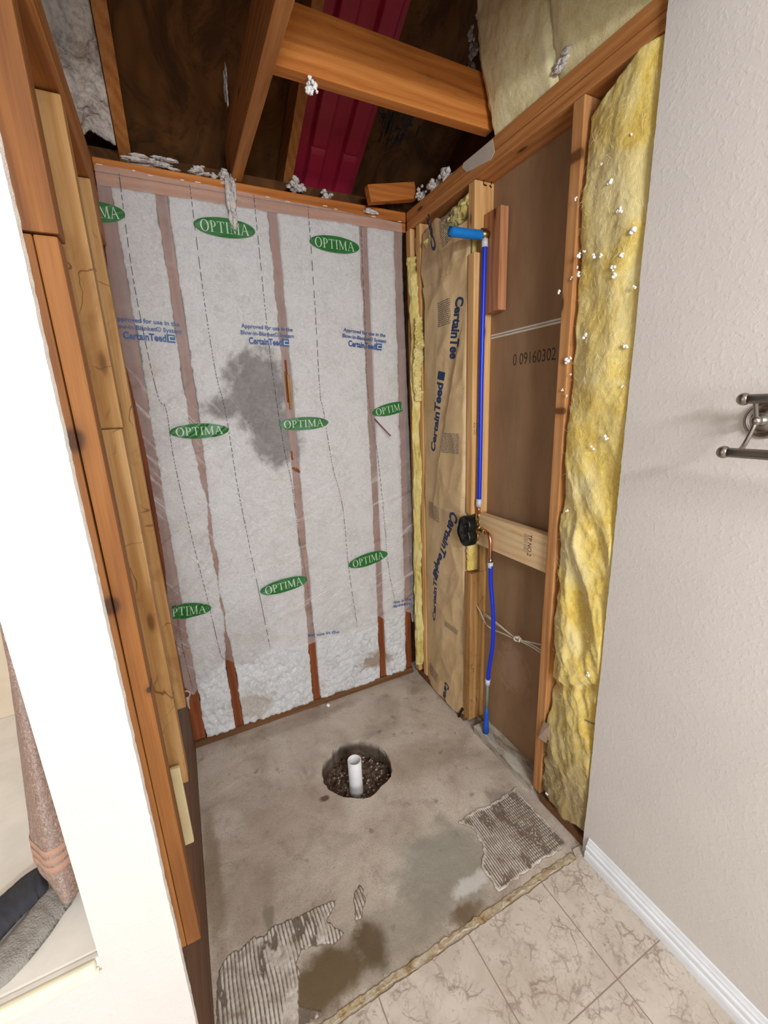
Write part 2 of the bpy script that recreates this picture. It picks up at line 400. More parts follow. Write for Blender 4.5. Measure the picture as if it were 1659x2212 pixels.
# kraft paper
n = NT('kraft_paper')
cc = n.mix(n.mask(n.noise(n.pos, 5, 4, .6), .35, .7), srgb(216, 186, 142), srgb(200, 168, 122))
cc = n.mix(n.math('MULTIPLY', n.mask(n.noise(n.mapv((1, 2, 1.6)), 3, 5, .7, 1), .5, .68), .25), cc, srgb(146, 116, 74))
cc = n.mix(n.math('MULTIPLY', n.mask(n.noise(n.pos, 60, 2, .5), .72, .76), .5), cc, srgb(90, 66, 40))
n.bump(n.noise(n.mapv((1, 8, 5)), 4, 5, .6, 1.5), .003, .4)
M_kraft = n.fin(cc, .5, 0, .4)

# concrete
n = NT('concrete')
bsn = n.noise(n.pos, 4, 6, .62, .4)
cc = n.ramp(bsn, [(.3, srgb(164, 149, 134)), (.5, srgb(200, 186, 171)), (.7, srgb(218, 206, 192))])
cc = n.mix(n.math('MULTIPLY', n.mask(n.noise(n.pos, 9, 6, .7, .6), .52, .72), .42), cc, srgb(128, 108, 92))
cc = n.mix(n.math('MULTIPLY', n.mask(n.noise(n.pos, 200, 3, .7), .50, .66), .42), cc, srgb(104, 88, 76))
cc = n.mix(n.math('MULTIPLY', n.mask(n.noise(n.pos, 32, 2, .4), .72, .76), .7), cc, srgb(206, 194, 182))
cc = n.mix(n.math('MULTIPLY', n.mask(n.noise(n.mapv((1, 1, 1), (3, 5, 1)), 20, 3, .5), .66, .74), .5), cc, srgb(112, 92, 76))
def fl(px, py): return at(px, py, 'z', 0)
def st(px, py, rx, ry, colr, k, jit=.3, ns=12, soft=.5):
    global cc
    p = fl(px, py); cc = n.mix(n.math('MULTIPLY', n.blob((p.x, p.y, 0), (rx, ry, .5), jit, ns, soft=soft), k), cc, colr)
st(960, 1870, .22, .16, srgb(138, 136, 124), .7)
st(850, 2010, .30, .10, srgb(140, 132, 118), .6)
st(700, 2120, .16, .085, srgb(104, 84, 56), .95, .3, 14)
st(800, 2040, .055, .075, srgb(94, 76, 50), .9, .3, 14)
st(1120, 1990, .05, .05, srgb(104, 82, 58), .0)
st(1010, 1975, .07, .035, srgb(104, 82, 56), .85, .3, 20)
st(1080, 1865, .055, .05, srgb(104, 82, 60), .8, .3, 20)
st(1020, 1910, .09, .03, srgb(214, 210, 204), .7, .5, 26)
st(1110, 1800, .10, .06, srgb(196, 186, 174), .5, .5, 30)
st(620, 1780, .28, .14, srgb(150, 124, 104), .35, .45, 9)
st(760, 1930, .05, .10, srgb(196, 184, 168), .4, .5, 30)
st(900, 1640, .25, .10, srgb(152, 128, 108), .35, .45, 9)
st(580, 1980, .02, .045, srgb(106, 100, 84), .7, .4, 30)
st(545, 1950, .12, .16, srgb(150, 132, 116), .5)
st(460, 1900, .035, .3, srgb(120, 96, 56), .55)
st(700, 1725, .022, .016, srgb(100, 64, 46), .9, .3, 40)
st(640, 1560, .4, .05, srgb(150, 128, 112), .5)
st(1090, 1740, .06, .10, srgb(112, 102, 92), .6, .4, 20)
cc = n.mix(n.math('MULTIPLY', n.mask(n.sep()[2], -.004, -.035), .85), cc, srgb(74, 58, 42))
n.bump(n.math('ADD', n.noise(n.pos, 260, 4, .65), n.math('MULTIPLY', n.noise(n.pos, 30, 5, .6), 3)), .0016, .45)
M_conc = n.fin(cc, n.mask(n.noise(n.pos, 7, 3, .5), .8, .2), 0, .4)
n = NT('dried_mortar')
cc = n.ramp(n.noise(n.pos, 22, 6, .65, .5), [(.32, srgb(166, 152, 138)), (.5, srgb(206, 196, 184)), (.7, srgb(226, 220, 210))])
g = n.n.new('ShaderNodeNewGeometry')
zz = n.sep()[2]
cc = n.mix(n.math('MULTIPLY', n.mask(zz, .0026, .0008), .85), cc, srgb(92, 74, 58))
cc = n.mix(n.math('MULTIPLY', n.mask(n.noise(n.pos, 13, 5, .6, 1), .5, .66), .45), cc, srgb(130, 112, 94))
n.bump(n.noise(n.pos, 300, 4, .7), .0012, .6)
M_mortar = n.fin(cc, .6, 0, .4)
M_soil = None
n = NT('wet_soil'); cc = n.ramp(n.noise(n.pos, 60, 6, .7), [(.35, srgb(52, 38, 28)), (.55, srgb(104, 82, 66)), (.7, srgb(150, 128, 110))])
n.bump(n.noise(n.pos, 120, 4, .7), .004, .8); M_soil = n.fin(cc, .6)
M_stone = m_plain('pale_stone', srgb(196, 182, 166), .8, 0, .3, .001, 300)
n = NT('old_adhesive'); cc = n.ramp(n.noise(n.pos, 30, 6, .7, .6), [(.35, srgb(150, 118, 76)), (.47, srgb(190, 168, 130)), (.6, srgb(206, 194, 176))])
n.bump(n.noise(n.pos, 160, 5, .7), .003, .8); M_adh = n.fin(cc, .8)
# marbled vinyl tile
n = NT('marbled_tile')
dv = n.n.new('ShaderNodeVectorMath'); dv.operation = 'ADD'
nz = n.n.new('ShaderNodeTexNoise'); nz.inputs['Scale'].default_value = 14; nz.inputs['Detail'].default_value = 5; n.l(n.pos, nz.inputs['Vector'])
sc_ = n.n.new('ShaderNodeVectorMath'); sc_.operation = 'SCALE'; sc_.inputs['Scale'].default_value = .09; n.l(nz.outputs['Color'], sc_.inputs[0])
n.l(n.pos, dv.inputs[0]); n.l(sc_.outputs[0], dv.inputs[1])
ve = n.voro(dv.outputs[0], 17, 'DISTANCE_TO_EDGE')
vf = n.voro(n.mapv((1, 1, 1), (4, 2, 0), src=dv.outputs[0]), 44, 'DISTANCE_TO_EDGE')
pt = n.mask(n.noise(n.pos, 11, 4, .6, .6), .40, .62)
cc = n.mix(n.mask(n.noise(n.pos, 6, 5, .6, 1), .3, .7), srgb(210, 198, 184), srgb(192, 178, 164))
cc = n.mix(n.math('MULTIPLY', n.math('SUBTRACT', 1.0, n.mask(ve, .0, .075)), n.math('MULTIPLY', pt, .62)), cc, srgb(128, 106, 90))
cc = n.mix(n.math('MULTIPLY', n.math('SUBTRACT', 1.0, n.mask(vf, .0, .09)), n.math('MULTIPLY', pt, .42)), cc, srgb(140, 122, 108))
cc = n.mix(n.math('MULTIPLY', n.mask(n.noise(n.pos, 70, 4, .65), .60, .70), .55), cc, srgb(146, 124, 108))
X = n.sep()
def gline(s_, off):
    f = n.math('FRACT', n.math('DIVIDE', n.math('SUBTRACT', s_, off), .3048))
    return n.math('LESS_THAN', n.math('MINIMUM', f, n.math('SUBTRACT', 1.0, f)), .0055)
gl = n.math('MAXIMUM', gline(X[0], .4085), gline(X[1], -1.486))
cc = n.mix(gl, cc, srgb(150, 132, 118))
n.bump(n.math('SUBTRACT', 1.0, gl), .001, .6)
M_tile = n.fin(cc, .42, 0, .4)
n = NT('strand_board')
vv = n.n.new('ShaderNodeTexVoronoi'); vv.inputs['Scale'].default_value = 22; vv.feature = 'SMOOTH_F1'; n.l(n.mapv((1, .3, .6), rot=(.2, .3, .5)), vv.inputs['Vector'])
cc = n.mix(n.mask(vv.outputs['Distance'], .1, .7), srgb(112, 72, 36), srgb(92, 58, 28))
cc = n.mix(n.math('MULTIPLY', n.mask(n.noise(n.mapv((1, .5, 1)), 5, 6, .7, 1.5), .42, .62), .7), cc, srgb(56, 34, 18))
n.bump(n.noise(n.pos, 40, 4, .6), .002, .4); M_osb = n.fin(cc, .8, 0, .2)
M_red = m_plain('crimson_foam', srgb(168, 34, 62), .5)
n = NT('terry'); v = n.noise(n.mapv((1, 1, .5)), 260, 4, .75, 1.5)
cc = n.mix(n.mask(v, .35, .68), srgb(150, 98, 72), srgb(222, 180, 152)); n.bump(v, .010, 1); n.fin(cc, .95, 0, .1); n.b.inputs['Sheen Weight'].default_value = .5; M_terry = n.m
M_terry2 = m_plain('woven_band', srgb(188, 148, 126), .85, 0, .2, .0015, 500)
M_char = m_plain('charcoal_cloth', srgb(66, 66, 71), .85, 0, .2, .001, 600)
M_gfuzz = m_plain('grey_fuzzy_cloth', srgb(158, 152, 144), .95, 0, .1, .004, 260)
M_paperflap = m_plain('torn_paper', srgb(176, 150, 130), .8)

# ---------------------------------------------------------------- room shell
W = 1.24; WL = -.054; SX = .035; PZ = 2.455
def struct(name, bm, m, sm=False): return tag(finish(name, bm, m, None, sm), kind='structure')
def sbox(name, lo, hi, m, bev=0):
    bm = bmesh.new(); bm_box(bm, lo, hi, bev); return struct(name, bm, m)
# tiled floor with an uneven cut edge
bm = bmesh.new(); N_ = 90; x0, x1 = -.03, 1.2395
top = []
for i in range(N_+1):
    x = x0+(x1-x0)*i/N_; y = -1.184 - .004*fb(x*9, 1, 0) - .003*noise.noise(Vector((x*60, 3, 0)))
    top.append((x, y-.028 if .2 < x < 1.19 else y))
vt = [bm.verts.new((x, y-.002*noise.noise(Vector((x*70, 8, 1))), .008)) for x, y in top]; vb = [bm.verts.new((x, y, -.03)) for x, y in top]
ft = [bm.verts.new((x, -4.6, .008)) for x, y in top]
for i in range(N_):
    bm.faces.new((vt[i], vt[i+1], ft[i+1], ft[i])); bm.faces.new((vb[i], vb[i+1], vt[i+1], vt[i]))
struct('floor', bm, M_tile)
sbox('floor', (-1.9, -4.6, -.05), (-.03, -1.27, .008), M_tile)
# adhesive strip left where the last tile row was broken away
def adh(u, v):
    x = .2+.99*u; y0 = -1.184-.004*fb(x*9, 1, 0)-.003*noise.noise(Vector((x*60, 3, 0)))
    w_ = .028*(.75+.5*noise.noise(Vector((x*8, 0, 4))))
    y = y0 - v*w_ - (.004*noise.noise(Vector((x*40, v*2, 2))))*(1-v)
    z = .0012+.0030*smooth(-.2, .5, fb(x*38, y*38, 3))+.0035*v
    return (x, y, max(.001, z))
bm = sheet_bm(260, 8, adh, lambda u, v: (adh(u, v)[0], adh(u, v)[1], -.03))
o = finish('adhesive_strip', bm, M_adh, None, True); tag(o, 'crumbly yellow-brown adhesive strip along the cut edge of the tile floor', 'adhesive')

# concrete slab with the broken-out drain hole
hole_px = [(695, 1670), (697, 1652), (705, 1638), (716, 1628), (722, 1617), (735, 1607), (752, 1602), (775, 1598), (797, 1602), (817, 1610), (833, 1624), (843, 1642), (847, 1662), (845, 1677), (836, 1689), (822, 1700), (812, 1713), (800, 1722), (785, 1725), (762, 1724), (742, 1722), (725, 1714), (708, 1704), (699, 1690)]
hp = [fl(*p) for p in hole_px]; hole = []
for i in range(len(hp)):
    a, b = hp[i], hp[(i+1) % len(hp)]
    for k in range(4):
        q = a.lerp(b, k/4); hole.append((q.x+.003*noise.noise(Vector((q.x*50, q.y*50, 0))), q.y+.003*noise.noise(Vector((q.x*50, q.y*50, 7)))))
hc = Vector((sum(p[0] for p in hole)/len(hole), sum(p[1] for p in hole)/len(hole)))
outer = [(-.115, -1.255), (W+.11, -1.255), (W+.11, .12), (-.115, .12)]
flat, tris = poly_area_fill(outer, [hole])
bm = bmesh.new(); vs = [bm.verts.new((p.x, p.y, 0)) for p in flat]
for t in tris:
    try: bm.faces.new([vs[i] for i in t])
    except ValueError: pass
hv = vs[4:]; depth = .115
prev = hv
for k in range(1, 7):
    f = k/6
    ring = []
    for (x, y) in hole:
        s = 1+.10*math.sin(f*2.2)*0+.04*noise.noise(Vector((x*30, y*30, f*4)))
        ring.append(bm.verts.new((hc.x+(x-hc.x)*s, hc.y+(y-hc.y)*s, -depth*f)))
    for i in range(len(hole)):
        j = (i+1) % len(hole); bm.faces.new((prev[i], prev[j], ring[j], ring[i]))
    prev = ring
lowr = [bm.verts.new((x, y, -.16)) for x, y in outer]
bm.faces.new(lowr)
for i in range(4): bm.faces.new((vs[i], vs[(i+1) % 4], lowr[(i+1) % 4], lowr[i]))
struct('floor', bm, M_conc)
# soil in the hole
def soil(u, v):
    x = hc.x-.21+.42*u; y = hc.y-.21+.42*v
    left = smooth(.0, .12, hc.x-x)
    return (x, y, -.085+.018*fb(x*14, y*14, 0)+.012*fb(x*60, y*60, 2)-.02*left)
bm = sheet_bm(110, 110, soil, lambda u, v: (soil(u, v)[0], soil(u, v)[1], -.14))
tag(finish('soil', bm, M_soil, None, True), 'dark damp soil at the bottom of the drain hole in the slab', 'soil', None, 'stuff')
bm = bmesh.new(); rs = random.Random(3)
for k in range(150):
    a = rs.random()*2*PI; r = .15*math.sqrt(rs.random())
    u = .5+r*math.cos(a)/.42; v = .5+r*math.sin(a)/.42; p = Vector(soil(u, v)); s = .002+.005*rs.random()**2
    if (p.x-.63)**2+(p.y+.50)**2 < .04**2: continue
    vv = bmesh.ops.create_icosphere(bm, subdivisions=1, radius=s)['verts']
    for q in vv: q.co = Vector((q.co.x*(.7+.8*rs.random()), q.co.y, q.co.z*.8)) + p + Vector((0, 0, s*.4))
tag(finish('gravel', bm, M_stone), 'pale gravel scattered over the soil inside the drain hole', 'gravel', None, 'stuff')
# drain pipe
bm = bmesh.new(); pc = Vector((.626, -.515, 0)); ro, ri, zt = .0302, .0262, .086
lathe_bm(bm, [(ro, -.12), (ro, zt-.001), (ro-.001, zt), (ri+.0006, zt), (ri, zt-.001), (ri, -.06), (0, -.06)], pc, (0, 0, 1), 48)
tag(finish('drain_pipe', bm, M_pvc, None, True), 'open white plastic drain pipe standing in the hole in the concrete', 'pipe')

# dried mortar patches
def mortar(name, poly_px, step, hf, label):
    poly = [(fl(*p).x, fl(*p).y) for p in poly_px]
    xa, xb = min(p[0] for p in poly), max(p[0] for p in poly); ya, yb = min(p[1] for p in poly), max(p[1] for p in poly)
    nx, ny = int((xb-xa)/step), int((yb-ya)/step)
    bm = bmesh.new(); V = {}
    def h(x, y):
        e = edge_dist((x, y), poly)-.004+.008*fb(x*28, y*28, 3)
        return (hf(x, y, e) if e > 0 else -.001)
    for i in range(nx+1):
        for j in range(ny+1):
            x, y = xa+i*step, ya+j*step
            if inside((x, y), poly): V[i, j] = bm.verts.new((x, y, h(x, y)))
    for (i, j) in list(V):
        q = [(i, j), (i+1, j), (i+1, j+1), (i, j+1)]
        if all(k in V for k in q):
            if max(V[k].co.z for k in q) > -.0005: bm.faces.new([V[k] for k in q])
    for v in [v for v in bm.verts if not v.link_faces]: bm.verts.remove(v)
    o = finish(name, bm, M_mortar, None, True, False)
    o.modifiers.new('solid', 'SOLIDIFY').thickness = .001
    return tag(o, label, 'mortar')
def hf_left(x, y, e):
    k = smooth(0, .006, e)
    wx = x + .006*noise.noise(Vector((x*6, y*9, 0))) + .10*(y+1.1)**2
    rdg = .5+.5*math.sin(wx*2*PI/.0112)
    on = smooth(-.25, .1, fb(x*7, y*5, 8, 2)+.12)
    if y < -1.15 and x > .08: rdg = .5+.5*math.sin((y+.4*x)*2*PI/.014)
    z = .0026*(1-on)+on*(.0004+.0034*rdg**.7)
    hole_ = smooth(.2, .6, fb(x*26, y*10, 5))
    return k*z*(1-hole_*.9)+.0006*fb(x*120, y*120, 0, 2)
def hf_right(x, y, e):
    k = smooth(0, .006, e)
    rdg = .5+.5*math.sin((x+.004*noise.noise(Vector((x*9, y*12, 0))))*2*PI/.0088)
    cr_ = .5+.5*math.sin((y+.002*noise.noise(Vector((x*60, y*30, 1))))*2*PI/.012)
    g = smooth(.95, 1.1, x)
    r2 = rdg*(1-g*.55*(1-cr_))
    hole_ = smooth(.0, .5, fb(x*22, y*9, 5))
    rim = smooth(.014, .002, e)*.0022
    return k*(.0004+.0028*r2)*(1-hole_*.95)+rim+.0007*fb(x*130, y*130, 0, 2)
mortar('mortar_ridges', [(466, 2104), (479, 2072), (517, 2047), (548, 2023), (571, 2020), (594, 1996), (646, 1971), (698, 1948), (729, 1939), (727, 1958), (710, 1987), (745, 2015), (729, 2043), (652, 2054), (644, 2083), (652, 2102), (650, 2170), (671, 2176), (705, 2186), (640, 2235), (560, 2300), (462, 2350)], .0024, hf_left, 'ridged grey mortar patch at the front left corner of the slab')
mortar('mortar_ridges', [(985, 1777), (1025, 1746), (1056, 1739), (1083, 1719), (1113, 1700), (1162, 1752), (1228, 1824), (1191, 1852), (1133, 1890), (1075, 1932), (1048, 1893), (1033, 1870), (1044, 1843), (1025, 1796)], .0024, hf_right, 'combed grey mortar patch on the slab beside the yellow insulation')
mortar('mortar_ridges', [(762, 1925), (775, 1905), (790, 1920), (792, 1945), (785, 1985), (765, 1990), (760, 1960)], .0024, hf_left, 'small combed streak of mortar in the middle of the slab front')

# right wall: painted drywall with a broken edge
def drywall(name, fn_edge, zlo, zhi, far, xa, xb, mats, axis='y'):
    bm = bmesh.new(); nz = 260; A = []; B = []
    for k in range(nz+1):
        z = zlo+(zhi-zlo)*k/nz; e = fn_edge(z)
        def P(t, d): return (d, t, z) if axis == 'y' else (t, d, z)
        A.append([bm.verts.new(P(e+.0010*noise.noise(Vector((z*120, 9, 0))), xa)), bm.verts.new(P(e-.0016-.0010*noise.noise(Vector((z*90, 4, 0))), xb)), bm.verts.new(P(far, xb)), bm.verts.new(P(far, xa))])
    for k in range(nz):
        a, b = A[k], A[k+1]
        for i in range(4):
            f = bm.faces.new((a[i], a[(i+1) % 4], b[(i+1) % 4], b[i])); f.material_index = 1 if i == 0 else 0
    bm.faces.new(A[0][::-1]); bm.faces.new(A[-1])
    return struct(name, bm, mats)
drywall('wall_right', lambda z: -1.199+.0025*noise.noise(Vector((z*6, 0, 0)))+.0012*noise.noise(Vector((z*35, 2, 0))), .0, 2.44, -4.6, W, W-.0127, [M_wall, M_gyp])
# end of the left wall, facing the room
drywall('wall_left', lambda z: .001+.0012*noise.noise(Vector((z*7, 3, 0)))+.0007*noise.noise(Vector((z*45, 2, 0))), .0, 2.44, -.1135, -1.2633, -1.276, [M_cap, M_gyp], 'x')
sbox('wall_left', (-.1135, -1.2762, .0), (-.101, -.42, 2.44), M_cap, .004)
# baseboard on the right wall, a moulded section
prof = [(0, 0), (-.0165, 0), (-.0165, .022), (-.0150, .030), (-.0115, .033), (-.0115, .040), (-.0135, .044), (-.0130, .052), (-.0085, .056), (-.0080, .064), (-.0055, .068), (-.003, .078), (0, .080)]
bm = bmesh.new(); rr = []
for y in (-1.222, -4.6): rr.append([bm.verts.new((W-.0127+a*1.15, y, .008+b)) for a, b in prof])
for i in range(len(prof)-1): bm.faces.new((rr[0][i], rr[0][i+1], rr[1][i+1], rr[1][i]))
bm.faces.new(rr[0]); bm.faces.new(rr[1][::-1])
struct('baseboard_right', bm, M_white)
# rest of the bathroom behind the camera
bm = bmesh.new(); bm_box(bm, (-1.9, -4.62, 0), (-.575, -4.6, 2.44)); bm_box(bm, (.575, -4.62, 0), (1.34, -4.6, 2.44))
bm_box(bm, (-.575, -4.62, 0), (.575, -4.6, .95)); bm_box(bm, (-.575, -4.62, 1.95), (.575, -4.6, 2.44)); struct('wall_back', bm, M_wall)
sbox('ceiling', (-1.9, -4.62, 2.44), (1.34, -1.30, 2.455), M_wall)
sbox('wall_far_left', (-1.92, -4.6, 0), (-1.9, -.42, 2.44), M_wall)
sbox('ceiling', (-1.9, -1.30, 2.44), (-.12, -.42, 2.455), M_wall)
sbox('wall_front', (-1.9, -.44, 0), (-.1, -.42, 2.44), M_tubwall)
# window behind the camera
bm = bmesh.new()
for lo, hi in (((-.575, -4.62, .95), (-.53, -4.585, 1.95)), ((.53, -4.62, .95), (.575, -4.585, 1.95)), ((-.53, -4.62, .95), (.53, -4.585, .995)), ((-.53, -4.62, 1.905), (.53, -4.585, 1.95)), ((-.02, -4.61, .995), (.02, -4.59, 1.905))): bm_box(bm, lo, hi)
struct('window_1', bm, M_white)

# bath deck beside the left wall
bm = bmesh.new(); bm_box(bm, (-1.9, -1.276, 0), (-.1135, -1.262, .672)); struct('wall_knee', bm, M_cap)
deck = thing('bath_deck', (-.9, -.85, .0), 'white bath deck beside the hanging towel, seen past the left wall end', 'bath deck')
bm = bmesh.new(); bm_box(bm, (-1.895, -1.262, .66), (-.1135, -.441, .70), .003); finish('deck_top', bm, M_deck, deck)
bm = bmesh.new(); bm_box(bm, (-1.89, -1.275, .672), (-.1135, -1.262, .700), .004); finish('front_edge', bm, M_deck, deck)
bm = bmesh.new(); bm_box(bm, (-1.895, -1.285, .672), (-.116, -1.276, .684), .003); bm_box(bm, (-1.895, -1.288, .686), (-.118, -1.276, .704), .004); tag(finish('edge_moulding', bm, M_cream, deck), 'cream moulding')

# ---------------------------------------------------------------- left wall framing
YF = -1.2625
board('filler_strip', (WL, YF+.0005, .606), (.0092, YF+.038, 1.800), O1, 'thin orange strip between the painted wall end and the knotty stud', cat='strip', wob=.0004)
board('wall_stud', (.0102, YF, .606), (SX, YF+.038, 1.800), O1, 'orange knotty stud nearest the room in the left wall, beside the painted wall end', cat='stud')
board('stud_block', (WL, YF-.0006, 1.802), (SX+.002, YF+.038, 2.62), O1, 'orange upper timber above the seam on the nearest left stud', cat='timber')
board('wall_stud', (WL, -.938, 1.562), (SX, -.900, 2.122), O2, 'upper half of the second left stud, ending under the header', cat='stud')
board('wall_stud', (WL, -.936, .67), (SX-.003, -.900, 1.560), O2, 'lower half of the second left stud, cracked and full of nail holes', cat='stud', wob=.002)
board('wall_stud', (WL, -.640, .68), (SX, -.602, 2.124), O2, 'third stud of the left wall, closest to the white netting', cat='stud')
board('header_board', (WL, -1.2235, 2.126), (SX, -.602, 2.172), O3, 'flat header board running back along the top of the left wall', cat='board')
board('header_board', (WL, -1.2235, 2.174), (.004, -.02, 2.452), OY, 'deep brown header board below the attic on the left', cat='board')
board('knee_board', (-.09, -1.2625, .0), (-.003, -.01, .600), DK, 'dark stained boards below the left studs, along the slab edge', cat='board')
board('shim', (.0, -.972, .518), (.022, -.960, .752), m_plain('pale_shim', srgb(216, 196, 150), .7), 'pale cream wood shim low in the left wall studs', cat='shim')
# inner lining of the left wall (back of the far side's drywall)
sbox('wall_left', (-.100, -1.25, .60), (-.055, -.0, 2.44), M_board)

# ---------------------------------------------------------------- back wall framing
lab = ['exposed bottom of the stud at the far left of the back wall', 'brown stud second from the left behind the netting', 'brown stud near the middle of the back wall, half covered with torn netting', 'brown stud second from the right corner of the back wall', 'brown stud at the right corner of the back wall']
for i, x in enumerate((.020, .206, .614, 1.020, 1.195)):
    wd = .019 if i else .028
    board('wall_stud', (x-wd, .004, .040), (x+wd, .092, 2.37), BS, lab[i], cat='stud')
board('bottom_plate', (-.01, -.002, .002), (W-.02, .09, .038), BX, 'dark stained bottom plate along the foot of the back wall', cat='plate')
board('top_plate', (.005, -.002, 2.372), (W-.002, .09, 2.410), OX, 'lower top plate of the back wall, under the edge of the netting', cat='plate')
board('top_plate', (.005, -.004, 2.412), (W-.002, .09, 2.454), OX, 'upper orange top plate of the back wall, with scraps stapled on', cat='plate')
sbox('wall_back_sheathing', (-.3, .094, 0), (1.5, .105, 2.53), M_osb)
sbox('eave_light_stop', (-.62, .50, 2.2), (1.52, .52, 2.62), M_osb)  # unseen eave boards, added to keep sky light out of the attic
sbox('eave_light_stop', (-.62, .105, 2.38), (1.52, .50, 2.40), M_osb)
bpy.data.objects['wall_back_sheathing'].name = 'wall_outer'

# white blown insulation between the studs
def N(px, py): p = at(px, py, 'y', -.01); return (p.x, p.z)
def cav(name, xl, xr, label, seed, cover, coverl=.008, coverr=.008):
    def P(u, v):
        z = .040+2.330*v
        el = .006*fb(z*9, seed, 0)+.004*noise.noise(Vector((z*60, seed, 1)))
        er = .006*fb(z*9, seed, 5)+.004*noise.noise(Vector((z*60, seed, 8)))
        c = smooth(1.55, 1.2, z)*smooth(.40, .50, z)*cover
        a = xl+.002+el-c*(.5+.5*noise.noise(Vector((z*7, seed, 2))))*coverl; b = xr-.002+er+c*(.5+.5*noise.noise(Vector((z*7, seed, 12))))*coverr
        x = a+(b-a)*u
        e = smooth(0, .12, min(u, 1-u))
        gz = A_; dd = math.exp(-(((x-A_.x)/.13)**2+((z-A_.z)/.17)**2))
        low = smooth(.5, .3, z)
        y = -.0005-.004*e+.003*fb(x*12, z*12, seed)*e+(.003+.007*low)*fb(x*42, z*42, seed)*e - .007*low*e*(ridged(x*26+fb(x*8, z*8, 3), z*34, seed, 3)-.8)+.02*dd
        return (x, min(y, .03), z)
    bm = sheet_bm(max(14, int((xr-xl)/.006)), 300, P, lambda u, v: (P(u, v)[0], .09, P(u, v)[2]))
    return tag(finish('blown_insulation', bm, M_blown, None, True), label, 'insulation')
cav('c', .047, .187, 'white blown insulation in the narrow stud bay at the far left of the back wall', 1.3, 1, .006, .026)
cav('c', .225, .595, 'white blown insulation with a grey hollow in the wide bay left of centre', 7.7, 1, .026, .008)
cav('c', .633, 1.001, 'white blown insulation in the wide bay right of centre', 13.1, .6)
cav('c', 1.039, 1.176, 'white blown insulation in the narrow bay by the right corner', 19.9, .5)

# netting film
outline = [N(*p) for p in [(203, 352), (214, 440), (226, 520), (236, 610), (247, 700), (262, 742), (262, 770), (275, 800), (290, 860), (303, 920), (320, 1000), (333, 1080), (345, 1150), (356, 1220), (362, 1290), (372, 1370), (380, 1440), (395, 1480), (418, 1500), (432, 1478), (450, 1460), (468, 1447), (480, 1436), (488, 1424), (500, 1428), (520, 1434), (545, 1432), (556, 1420), (580, 1405), (610, 1399), (640, 1395), (680, 1383), (730, 1370), (780, 1358), (792, 1352), (805, 1345), (800, 1332), (815, 1328), (830, 1338), (850, 1330), (868, 1318), (885, 1322), (890, 1345), (903, 1320), (909, 1282), (902, 1230), (896, 1150), (890, 1080), (886, 1000), (880, 850), (876, 750), (870, 600), (868, 482)]]
zl = 2.432
def film_y(x, z):
    # tight on the studs, a little baggy in between
    bag = 0
    for a, b in ((.047, .187), (.225, .595), (.633, 1.001), (1.039, 1.176)):
        if a < x < b: bag = math.sin((x-a)/(b-a)*PI)
    low = smooth(1.6, .9, z)
    y = -.0075-.004*bag-.004*low-.006*low*bag*(.5+.5*noise.noise(Vector((x*2, z*2, 3))))
    # long tension folds, fanning down to the right on the left side
    s = (x*.75+z*.66); t = (z*.75-x*.66)
    k = smooth(1.95, 1.5, z)*smooth(.62, .15, x)
    y -= k*.020*max(0, ridged(s*1.6+3, t*13+.6*fb(x*3, z*3, 0), 2, 2)-.72)
    s2 = (z*.92-x*.38)
    k2 = smooth(1.4, 1.0, z)*smooth(.25, .6, x)
    y -= k2*.018*max(0, ridged((x*.9+z*.3)*1.4, s2*8.5, 5, 2)-.78)
    y -= .0045*max(0, ridged(x*4, z*6, 11, 3)-.85)
    # balls of wool pushing through
    for px, py, r in BALLS: 
        d = ((x-px)**2+(z-py)**2)/(r*r)
        if d < 4: y -= .010*math.exp(-d)*(1+1.6*fb(x*55, z*55, 0, 2))
    gz = math.exp(-(((x-A_.x)/.11)**2+((z-A_.z)/.15)**2)); y += .006*gz
    return min(y, -.0062)
BALLS = [(*N(345, 605), .035), (*N(528, 655), .030), (*N(702, 682), .028), (*N(830, 705), .03), (*N(600, 1030), .02)]
xs0, xs1, zs0, zs1 = -.035, 1.285, .28, 2.435; st_ = .0048
nx, nz = int((xs1-xs0)/st_), int((zs1-zs0)/st_)
slits = [(N(617, 780), N(622, 868), .006), (N(630, 976), N(631, 996), .003), (N(632, 1010), N(648, 1020), .006), (N(641, 985), N(642, 1000), .002), (N(826, 905), N(830, 925), .0)]
def in_slit(x, z):
    for a, b, r in slits:
        A2, B2, q = Vector(a), Vector(b), Vector((x, z)); ab = B2-A2
        t = max(0, min(1, (q-A2).dot(ab)/ab.length_squared)); 
        if (q-A2-ab*t).length < r*(1-.7*abs(t-.5)*2)+.0: return True
    return False
bm = bmesh.new(); V = {}
for i in range(nx+1):
    for j in range(nz+1):
        x, z = xs0+i*st_, zs0+j*st_
        d = .0
        if inside((x, z), outline) and not in_slit(x, z):
            e = edge_dist((x, z), outline) if (z < .62 or x < .03 or x > 1.2) else 1
            curl = .010*smooth(.03, 0, e)*(.5+fb(x*9, z*9, 0, 2)) if z < .6 else 0
            V[i, j] = bm.verts.new((x, film_y(x, z)-max(0, curl), z))
for (i, j) in list(V):
    q = [(i, j), (i+1, j), (i+1, j+1), (i, j+1)]
    if all(k in V for k in q): bm.faces.new([V[k] for k in q])
for v in [v for v in bm.verts if not v.link_faces]: bm.verts.remove(v)
